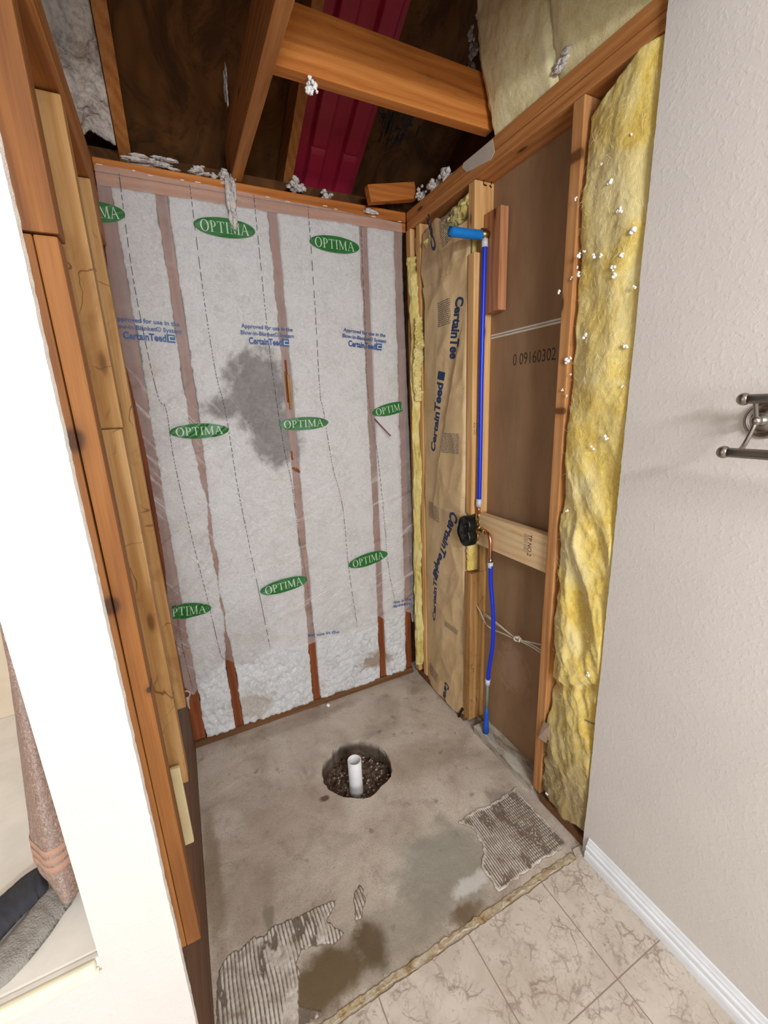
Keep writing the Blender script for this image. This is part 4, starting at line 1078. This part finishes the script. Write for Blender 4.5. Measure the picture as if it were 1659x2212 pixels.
# black cover: two fused lobes
cv = pxl(1012, 1146, -.548); bm = bmesh.new(); ax_ = Vector((1, .0, 0)); prof2 = []
ns = 56
def lobes(a):
    r = 0
    for cy_, cz_, rr_ in ((0, .028, .040), (.008, -.006, .041), (-.004, -.028, .038)):
        d = Vector((math.cos(a), math.sin(a))); c_ = Vector((cy_, cz_)); b_ = d.dot(c_); disc = b_*b_-c_.length_squared+rr_*rr_
        if disc > 0: r = max(r, b_+math.sqrt(disc))
    return r
rings = []
for sx_, dx_ in ((.0, -.030), (.55, -.030), (.60, -.022), (.80, -.022), (.86, -.028), (.97, -.026), (1.0, -.018), (1.0, .014), (.9, .018), (0, .018)):
    rings.append([bm.verts.new((cv.x+dx_, cv.y+max(sx_, .02)*lobes(2*PI*k/ns)*math.cos(2*PI*k/ns), cv.z+max(sx_, .02)*lobes(2*PI*k/ns)*math.sin(2*PI*k/ns))) for k in range(ns)])
for a, b in zip(rings, rings[1:]):
    for k in range(ns): bm.faces.new((a[k], a[(k+1) % ns], b[(k+1) % ns], b[k]))
bm.faces.new(rings[0]); bm.faces.new(rings[-1][::-1])
cov = finish('valve_cover', bm, M_black, vl, True)
bm = bmesh.new()
bm.free()
for dy, dz in ((.014, .030), (-.016, .028), (.020, -.012), (-.016, -.014)):
    bm = bmesh.new(); lathe_bm(bm, [(0, -.006), (.004, -.006), (.006, 0)], cv+Vector((-.028, dy, dz)), (1, 0, 0), 12); finish('cover_screw', bm, M_dark, cov, True)
# bent copper supply and lower blue tube
sp_ = thing('supply_pipe', (1.245, -.60, .04), 'bent copper supply pipe with blue tube running down to the bottom plate', 'pipe')
g0 = cpos+Vector((.012, -.018, -.006))
def xp(px, py, x): return at(px, py, 'x', x)
cpts = [cpos+Vector((0, -.012, .0)), xp(1047, 1148, 1.236), xp(1055, 1154, 1.234), xp(1059, 1168, 1.232), xp(1059, 1190, 1.232), xp(1058, 1213, 1.234)]
bm = bmesh.new(); tube_bm(bm, spline(cpts, 8), .0082, 16); finish('copper_bend', bm, M_copper, sp_, True)
bm = bmesh.new(); tube_bm(bm, [xp(1039, 1144, 1.238), xp(1048, 1149, 1.236)], .0115, 16); finish('brass_nut', bm, M_brass, sp_, True)
bm = bmesh.new(); tube_bm(bm, [xp(1059, 1206, 1.233), xp(1059, 1216, 1.234)], .0092, 16); finish('steel_ring', bm, M_nickel, sp_, True)
lp = [xp(1060, 1222, 1.234), xp(1060, 1260, 1.238), xp(1065, 1325, 1.245), xp(1064, 1390, 1.252), xp(1057, 1440, 1.258), xp(1054, 1470, 1.261)]
bm = bmesh.new(); tube_bm(bm, spline(lp, 8), .0090, 20); finish('blue_tube', bm, M_blue, sp_, True)
for a, b, x_ in (((1059, 1226), (1059, 1215), 1.234), ((1053, 1479), (1054, 1467), 1.261)):
    bm = bmesh.new(); tube_bm(bm, [xp(*a, x_), xp(*b, x_)], .0112, 20); finish('collar', bm, M_collar, sp_, True)
bm = bmesh.new(); tube_bm(bm, [xp(1053, 1478, 1.261), xp(1051, 1535, 1.264)], .0066, 12); finish('grey_pipe', bm, m_plain('aged_pipe', srgb(120, 130, 112), .5), sp_, True)
bm = bmesh.new(); a = xp(1051, 1526, 1.264); b = xp(1049, 1592, 1.264); b.z = .040
tube_bm(bm, [a, a.lerp(b, .3), a.lerp(b, .7), b], lambda t: .0072+.0085*t, 12); finish('blue_sleeve', bm, m_plain('worn_blue_plastic', srgb(24, 86, 190), .5), sp_, True)
# white cables with a knot
cb = thing('electrical_cable', (W+.05, -.6, .6), 'thin white cables tied in a knot between the right wall studs', 'cable')
def cx(px, py, x=W+.05): return at(px, py, 'x', x)
h0 = at(1028, 1306, 'y', ya-.003)
for pts in ([h0, cx(1038, 1322, 1.27), cx(1048, 1345, 1.27), cx(1062, 1358), cx(1090, 1370), cx(1112, 1380), cx(1140, 1386), cx(1172, 1393)], [cx(1043, 1322, 1.30), cx(1075, 1347), cx(1105, 1372), cx(1125, 1385), cx(1150, 1398), cx(1172, 1413)], [cx(1043, 1326, 1.30), cx(1080, 1353), cx(1108, 1374), cx(1130, 1384), cx(1150, 1393), cx(1172, 1406)]):
    bm = bmesh.new(); tube_bm(bm, spline(pts, 8), .0027, 8); finish('cable_strand', bm, M_cable, cb, True)
bm = bmesh.new(); kc = cx(1120, 1381, W+.045); kp = []
for k in range(26):
    a = k/25*4*PI; kp.append(kc+Vector((.008*math.sin(a*1.5), .014*math.cos(a)+.002*k/6, .010*math.sin(a))))
tube_bm(bm, kp, .0032, 8); tube_bm(bm, [kc, kc+Vector((-.004, .012, .006)), kc+Vector((-.004, .024, .001))], .003, 8); finish('cable_knot', bm, M_cable, cb, True)
bm = bmesh.new(); hh_ = at(1012, 1440, 'x', W)
# black hose sliver low beside the stud
bm.free(); bm = bmesh.new(); tube_bm(bm, spline([at(1000, 1530, 'x', W+.004), at(991, 1548, 'x', W+.0), at(989, 1570, 'x', W+.004)], 6), .007, 10)
tag(finish('black_hose', bm, M_black, None, True), 'short black hose end by the foot of the orange lower stud', 'hose')
# staples and nails in the stud head
bm = bmesh.new()
for px in (1045, 1062):
    tube_bm(bm, [at(px, 380, 'y', ya-.003), at(px, 398, 'y', ya-.003)], .0012, 6)
tube_bm(bm, [at(1045, 398, 'y', ya-.003), at(1051, 401, 'y', ya-.003)], .002, 6); tube_bm(bm, [at(1058, 400, 'y', ya-.003), at(1062, 405, 'y', ya-.003)], .002, 6)
tag(finish('bent_nails', bm, M_dark, bpy.data.objects['wall_stud.008'] if 'wall_stud.008' in bpy.data.objects else None), 'dark bent nails')

# ---------------------------------------------------------------- attic above
T = .55
def rafter(x0_, x1_, zb, ya_, yb_, h, label, m=O3):
    bm = bmesh.new(); nseg = 14; vs = []
    for k in range(nseg+1):
        y = ya_+(yb_-ya_)*k/nseg; z = zb-T*y; jj = .002*noise.noise(Vector((y*5, x0_*9, 0)))
        vs.append([bm.verts.new((a+jj, y, b)) for a, b in ((x0_, z), (x1_, z), (x1_, z+h), (x0_, z+h))])
    for a, b in zip(vs, vs[1:]):
        for k in range(4): bm.faces.new((a[k], a[(k+1) % 4], b[(k+1) % 4], b[k]))
    bm.faces.new(vs[0]); bm.faces.new(vs[-1][::-1])
    return tag(finish('rafter', bm, m), label, 'rafter')
ZB = 2.596
rafter(.088, .128, 2.535, .30, -1.5, .14, 'sloping rafter at the left of the attic above the netting corner')
rafter(.700, .738, ZB, .30, -1.5, .12, 'sloping rafter alongside the crimson baffle behind the big joist')
board('ceiling_joist', (.461, -1.62, 2.458), (.502, .06, 2.61), O3, 'ceiling joist running towards the back wall from the top of the opening', axis=1, cat='joist')
board('ceiling_joist', (.503, -.585, 2.490), (1.262, -.545, 2.645), OX, 'wide orange joist crossing the attic to the right top plate', axis=0, cat='joist')
bm = bmesh.new(); bm_box(bm, (0, 0, 0), (.235, .038, .066), .003, 3, 0)
o = finish('blocking', bm, OX); o.location = (1.137, -.070, 2.4555); o.rotation_euler = (0, -.20, 0)
tag(o, 'short tilted block lying on the plates in the back right corner', 'block')
# roof deck
def dk(u, v): x = -.6+2.6*u; y = .52-2.4*v; return (x, y, 2.735-T*y)
bm = sheet_bm(10, 10, dk, lambda u, v: (dk(u, v)[0], dk(u, v)[1], dk(u, v)[2]+.012)); struct('ceiling', bm, M_osb)
sbox('wall_gable', (-.62, -1.9, 2.44), (-.6, .4, 4.0), M_osb)
sbox('wall_gable', (1.50, -1.9, 2.44), (1.52, .4, 4.0), M_osb)
sbox('wall_attic', (-.6, -1.9, 2.456), (1.5, -1.88, 4.0), M_osb)
# crimson baffle, pressed foam with channels
xa_, xb_ = .765, 1.055
def baf(u, v):
    x = xa_+(xb_-xa_)*u; y = .40-1.7*v; k = u*4
    ch = .5+.5*math.tanh(math.sin(u*2*PI*2.0+1.2)*5); rib = .006*(math.exp(-(((v*6) % 1-.5)/.035)**2))
    return (x, y, 2.664-T*y+.032*ch-rib*ch*0+.008*math.exp(-(((v*7) % 1-.5)/.03)**2)*(1-ch))
bm = sheet_bm(64, 200, baf, lambda u, v: (baf(u, v)[0], baf(u, v)[1], 2.705-T*baf(u, v)[1]))
tag(finish('rafter_vent_baffle', bm, M_red, None, False), 'crimson ribbed foam vent baffle under the roof boards', 'vent baffle')
# black stamp on the roof boards
bm = bmesh.new(); rr_ = random.Random(11)
for k in range(60):
    c_ = slope_at(rr_.uniform(822, 905), rr_.uniform(245, 305), 2.7335, T); a, b = rr_.choice(((.003, .012), (.012, .003), (.004, .02)))
    q = [(c_.x-a, c_.y-b), (c_.x+a, c_.y-b), (c_.x+a, c_.y+b), (c_.x-a, c_.y+b)]
    bm.faces.new([bm.verts.new((x, y, 2.7335-T*y)) for x, y in q])
finish('board_stamp', bm, M_dark, bpy.data.objects['ceiling.002'] if 'ceiling.002' in bpy.data.objects else None, False, False)
# attic batts standing above the right wall
def attb(y0, y1, seed, label):
    def P(u, v):
        y = y0+(y1-y0)*u; z = 2.458+.60*v
        lean = -.085*math.sin(min(1, (z-2.458)/.36)*PI/2)+.05*smooth(2.85, 3.05, z)
        e = smooth(0, .07, min(u, 1-u))
        jag = .012*fb(z*7, seed, 0)+.005*noise.noise(Vector((z*50, seed, 1)))
        if u == 0: y += 0
        return (W+.022-.012*e+lean-.008*fb(y*5, z*5, seed)*e-.0016*fb(y*50, z*50, seed), y+jag*(1-abs(2*u-1)*0)*(1 if u < .08 or u > .92 else .5), z)
    bm = sheet_bm(60, 110, P, lambda u, v: (P(u, v)[0]+.11, P(u, v)[1], P(u, v)[2]))
    return tag(finish('insulation_batt', bm, M_wool3, None, True), label, 'insulation batt')
attb(-.596, -.868, 3.3, 'pale yellow attic batt above the right wall, next to the orange joist')
attb(-.874, -1.50, 8.8, 'pale yellow attic batt above the right wall, nearest the painted wall')

# fluff
def tuft(center, size, label, m=M_fluff, seed=0, group=None, n_=5, sub=3):
    bm = bmesh.new(); rt = random.Random(seed); c = Vector(center); sz = Vector(size)
    n_ *= 4
    for k in range(n_):
        r = bmesh.ops.create_icosphere(bm, subdivisions=sub, radius=1)['verts']; o_ = Vector((rt.gauss(0, .45)*sz.x, rt.gauss(0, .45)*sz.y, rt.gauss(0, .45)*sz.z)); s = rt.uniform(.18, .5)
        for v in r:
            d = v.co.copy(); f_ = s*(1+.55*fb(d.x*1.8+seed, d.y*1.8, d.z*1.8+k, 3)+.25*noise.noise(d*7+Vector((seed, 0, k))))
            v.co = c+o_+Vector((d.x*sz.x, d.y*sz.y, d.z*sz.z))*f_
    return tag(finish('insulation_tuft', bm, m, None, True), label, 'tuft', group)
def on_back(px, py, size, label, seed, y=-.012, m=M_fluff, n_=5): p = at(px, py, 'y', y); return tuft(p, size, label, m, seed, None, n_)
on_back(497, 425, (.020, .012, .085), 'long grey tuft hanging over the top plate onto the netting', 1, -.022, n_=9)
on_back(488, 386, (.028, .03, .018), 'grey tuft draped on the top plate above the hanging wisp', 2, .0)
on_back(328, 352, (.075, .03, .012), 'long low heap of grey fluff on the back top plate at the left', 3, .02, n_=9)
on_back(424, 374, (.04, .03, .010), 'small grey fluff on the back top plate between the joists', 4, .02)
on_back(640, 404, (.03, .02, .024), 'fluff heaped beside the foot of the crimson baffle', 5, .03)
on_back(706, 424, (.022, .02, .014), 'small fluff at the bottom of the crimson baffle', 6, .03)
on_back(803, 458, (.03, .012, .014), 'shaggy tuft on the back top plate towards the right corner', 7, -.010)
q = at(908, 422, 'x', 1.25); tuft(q, (.02, .025, .022), 'white fluff on the right plate nearest the back corner', M_fluff, 8)
q = at(936, 400, 'x', 1.25); tuft(q, (.02, .035, .020), 'white fluff heap in the middle of the right plate', M_fluff, 9, None, 7)
q = at(962, 374, 'x', 1.25); tuft(q, (.02, .030, .022), 'white fluff heap farthest along the right plate', M_fluff, 10, None, 7)
q = at(672, 190, 'y', -.57); tuft(q, (.014, .014, .018), 'bright white tuft caught under the wide orange joist', M_speck, 11)
for i, (px, py, s_) in enumerate(((1040, 20, .03), (1018, 75, .018), (1022, 110, .022), (1015, 150, .024), (1012, 200, .014))):
    p = at(px, py, 'x', W+.03); tuft(p, (.012, s_*.8, s_), ('grey tuft on the free edge of the attic batt, top of five', 'grey tuft on the free edge of the attic batt, second from top of five', 'grey tuft on the free edge of the attic batt, middle of five', 'grey tuft on the free edge of the attic batt, fourth from top of five', 'grey tuft on the free edge of the attic batt, lowest of five')[i], M_fluff, 20+i)
p = at(1195, 60, 'x', W+.015); tuft(p, (.012, .018, .03), 'fluff wedged in the seam between the two attic batts', M_fluff, 30)
p = at(1212, 140, 'x', W-.0); tuft(p, (.012, .03, .014), 'fluff at the bottom of the seam between the attic batts', M_fluff, 31)
# white wool sheet in the left rafter bay, with dark holes
n = NT('cellulose'); vv_ = n.math('ADD', n.math('MULTIPLY', n.noise(n.pos, 50, 6, .7, 1), .6), n.math('MULTIPLY', n.noise(n.pos, 8, 4, .6), .4))
c9 = n.ramp(vv_, [(.36, srgb(140, 126, 116)), (.54, srgb(214, 202, 192))])
n.bump(n.noise(n.pos, 70, 5, .7, 1), .006, .9); M_cell = n.fin(c9, .95, 0, .1)
def cel(u, v):
    y = .03-1.30*v; x = -.10+.185*u; z = 2.560-T*y
    d = .02*fb(x*14, y*9, 0)+.008*fb(x*45, y*40, 3)+.01*ridged(y*9, x*5, 2, 2)
    return (x, y, z-.02+d)
bm = sheet_bm(46, 260, cel, lambda u, v: (cel(u, v)[0], cel(u, v)[1], cel(u, v)[2]+.05))
tag(finish('loose_insulation', bm, M_cell, None, True), 'greyish white blown insulation filling the left rafter bay', 'insulation')
def cel2(u, v):
    y = -.33-.9*v; x = .129+(.020+.030*max(0, .4+fb(v*9, 1, 0)))*u; return (x, y, 2.575-T*y+.03*u+.008*fb(x*50, y*50, 0))
bm = sheet_bm(12, 160, cel2, lambda u, v: (cel2(u, v)[0], cel2(u, v)[1], cel2(u, v)[2]+.04))
tag(finish('loose_insulation', bm, M_cell, None, True), 'ragged grey insulation stuck along the right side of the left rafter', 'insulation')
p = at(487, 180, 'x', .455); tuft(p, (.006, .03, .05), 'wispy grey fluff on the dark side of the long ceiling joist', M_fluff, 33)

# white specks on the yellow batt
rs = random.Random(21); spots = [(1252, 552), (1263, 545), (1247, 578), (1250, 592), (1285, 553), (1300, 550), (1325, 580), (1330, 595), (1345, 552), (1372, 620), (1236, 600), (1210, 630), (1365, 290), (1300, 353), (1318, 395), (1245, 430), (1352, 748), (1232, 775), (1228, 778), (1233, 808), (1216, 841), (1225, 855), (1300, 818), (1345, 835), (1310, 945), (1280, 968), (1225, 1105), (1270, 1455), (1182, 1715), (1340, 455), (1368, 497), (1265, 725)]
spots.sort(key=lambda q: q[1])
ORD = 'first second third fourth fifth sixth seventh eighth ninth tenth eleventh twelfth thirteenth fourteenth fifteenth sixteenth'.split()
for i, (px, py) in enumerate(spots):
    nb = len(spots); where = ('topmost' if i == 0 else ORD[i]+' from the top') if i < 16 else ('lowest' if i == nb-1 else ORD[nb-1-i]+' from the bottom')
    x = W-.012 if px > 1240 or py > 900 else W-.003
    p = at(px, py, 'x', x); s_ = rs.uniform(.0025, .006)*(1.8 if (px, py) in ((1228, 778), (1368, 497), (1252, 552), (1352, 748), (1325, 580)) else 1)
    bm = bmesh.new(); 
    for k in range(4):
        r = bmesh.ops.create_icosphere(bm, subdivisions=2, radius=s_*rs.uniform(.5, .9))['verts']; o_ = Vector((-.002, rs.uniform(-1, 1)*s_, rs.uniform(-1, 1)*s_))
        for v in r: v.co = p+o_+v.co*(1+.5*noise.noise(v.co*300))
    tag(finish('fluff_speck', bm, M_speck, None, True), 'white fluff speck stuck by the yellow batt, '+where+' of them all', 'fluff speck', 'white fluff specks on the yellow batt')
# crumb on the slab
p = fl(709, 1526); bm = bmesh.new(); r = bmesh.ops.create_icosphere(bm, subdivisions=2, radius=.011)['verts']
for v in r: v.co = Vector((v.co.x, v.co.y, v.co.z*.8))*(1+.4*noise.noise(v.co*90))+Vector((p.x, p.y, .0085))
tag(finish('plaster_crumb', bm, M_speck), 'white crumb lying on the slab near the back wall', 'crumb')
p = at(403, 1500, 'y', -.03); bm = bmesh.new()
kk = [p+Vector((.014*math.cos(a), 0, .018*math.sin(a))) for a in [2*PI*i/20 for i in range(21)]]
tube_bm(bm, kk, .004, 8); tube_bm(bm, spline([p+Vector((0, 0, -.018)), p+Vector((-.002, 0, -.05)), p+Vector((.003, 0, -.08))], 4), lambda t: .009*(1-t)+.002, 8)
tag(finish('netting_knot', bm, m_plain('loose_film', srgb(196, 178, 170), .4), None, True), 'curled loop of netting hanging at the lower left corner of the back wall', 'netting scrap')

# ---------------------------------------------------------------- double towel bar on the painted wall
WX = W-.0127
tb = thing('towel_bar', (WX, -1.508, 1.52), 'brushed nickel double towel bar on the painted right wall', 'towel bar')
rc = at(1655, 907, 'x', WX)
bm = bmesh.new(); lathe_bm(bm, [(0, 0), (.038, 0), (.038, .004), (.034, .008), (.030, .009), (.028, .006), (.020, .008), (.010, .016), (.008, .030), (0, .030)], rc, (-1, 0, 0), 40); finish('rosette', bm, M_nickel, tb, True)
hub = rc+Vector((-.040, 0, 0)); bm = bmesh.new(); bmesh.ops.create_uvsphere(bm, u_segments=20, v_segments=14, radius=.0105, matrix=Matrix.Translation(hub)); tube_bm(bm, [rc+Vector((-.02, 0, 0)), hub], .006, 12); finish('post', bm, M_nickel, tb, True)
ub = at(1612, 862, 'x', WX-.058); lb = at(1568, 977, 'x', WX-.112)
bm = bmesh.new(); tube_bm(bm, spline([hub, Vector((hub.x-.008, hub.y, (hub.z+ub.z)/2)), Vector((ub.x, hub.y-.0, ub.z))], 6), .0045, 12)
tube_bm(bm, spline([hub, hub+Vector((-.010, 0, -.020)), Vector((lb.x+.035, hub.y, lb.z+.006)), Vector((lb.x, hub.y, lb.z))], 6), .0045, 12); finish('arm', bm, M_nickel, tb, True)
for b_ in (ub, lb):
    bm = bmesh.new(); tube_bm(bm, [b_, Vector((b_.x, -2.02, b_.z))], .0095, 20)
    bar = finish('bar', bm, M_nickel, tb, True)
    for yy in (b_.y, -2.02):
        bm = bmesh.new(); bmesh.ops.create_uvsphere(bm, u_segments=20, v_segments=14, radius=.0125, matrix=Matrix.Translation((b_.x, yy+(.004 if yy > -2 else -.004), b_.z))); finish('end_ball', bm, M_nickel, bar, True)

# ---------------------------------------------------------------- towel and cloths on the bath deck
tw = thing('towel', (-.17, -1.10, .725), 'peach terry bath towel hanging behind the left wall end', 'towel')
tp = spline([(-.150, -1.12, 1.50), (-.168, -1.12, 1.22), (-.186, -1.12, 1.06), (-.205, -1.12, .90), (-.212, -1.12, .82), (-.208, -1.12, .745)], 16)
def tsec(p, k, off=0):
    a = 2*PI*k; e = p.x   # left contour; right side lies on the wall
    cx_ = (e-.120)/2; hw = (-.120-e)/2+off
    bot = smooth(.745, .80, p.z)
    return (cx_+hw*(.75+.25*bot)*math.copysign(abs(math.cos(a))**.8, math.cos(a)), -1.10+(.085+off)*math.sin(a)+.006*math.sin(5*a)+.003*fb(a*2, p.z*9, 0), p.z+.002*fb(a*3, p.z*20, 2))
for nm, i0, i1, off, mm in (('towel_body', 0, len(tp)-1, 0, M_terry),):
    bm = bmesh.new(); rg = []
    for i in range(i0, i1+1): rg.append([bm.verts.new(tsec(tp[i], k/48, off)) for k in range(48)])
    for a, b in zip(rg, rg[1:]):
        for k in range(48): bm.faces.new((a[k], a[(k+1) % 48], b[(k+1) % 48], b[k]))
    bm.faces.new(rg[0]); bm.faces.new(rg[-1]); finish(nm, bm, mm, tw, True)
for zc in (.860, .842, .824):
    bm = bmesh.new(); rg = []
    for dz, of in ((-.0065, .0), (-.005, .0016), (.005, .0016), (.0065, .0)):
        i = min(range(len(tp)), key=lambda q_: abs(tp[q_].z-zc)); p = tp[i].copy(); p.z = zc+dz; rg.append([bm.verts.new(tsec(p, k/48, of)) for k in range(48)])
    for a, b in zip(rg, rg[1:]):
        for k in range(48): bm.faces.new((a[k], a[(k+1) % 48], b[(k+1) % 48], b[k]))
    finish('woven_band', bm, M_terry2, tw, True)
def pad(name, path, half, th, m, label, z0, cat):
    pts = spline([Vector((*p, 0)) for p in path], 12); nn_ = len(pts)-1
    def P(u, v):
        i = int(round(v*nn_)); p = pts[i]; t = (pts[min(i+1, nn_)]-pts[max(i-1, 0)]).normalized(); s_ = (u-.5)*2
        nrm = Vector((-t.y, t.x, 0)); e = min(1, 6*v, 6*(1-v)+.3)
        w__ = half*(.55+.45*math.sqrt(max(0, e)))
        return (p.x+nrm.x*s_*w__, p.y+nrm.y*s_*w__, z0+th*(max(0, 1-abs(s_)**5))**.5*min(1, 8*v+.2)+.003*fb(p.x*40+s_, p.y*40, 1))
    bm = sheet_bm(24, nn_, P, lambda u, v: (P(u, v)[0], P(u, v)[1], z0-.0))
    return tag(finish(name, bm, m, None, True), label, cat)
def dz(px, py, z): q = at(px, py, 'z', z); return (q.x, q.y)
pad('fuzzy_cloth', [dz(150, 1915, .705), dz(112, 1955, .705), dz(72, 2010, .705), dz(30, 2060, .705), dz(-30, 2120, .705)], .032, .018, M_gfuzz, 'grey fuzzy cloth lying on the bath deck under the charcoal pad', .7005, 'cloth')
pad('charcoal_pad', [dz(96, 1882, .735), dz(62, 1905, .735), dz(25, 1940, .735), dz(-20, 1985, .735), dz(-70, 2040, .735)], .034, .018, M_char, 'dark charcoal folded pad beside the hem of the peach towel', .716, 'cloth')

# ---------------------------------------------------------------- tidy
for o in bpy.data.objects:
    if '_w' in o: del o['_w']
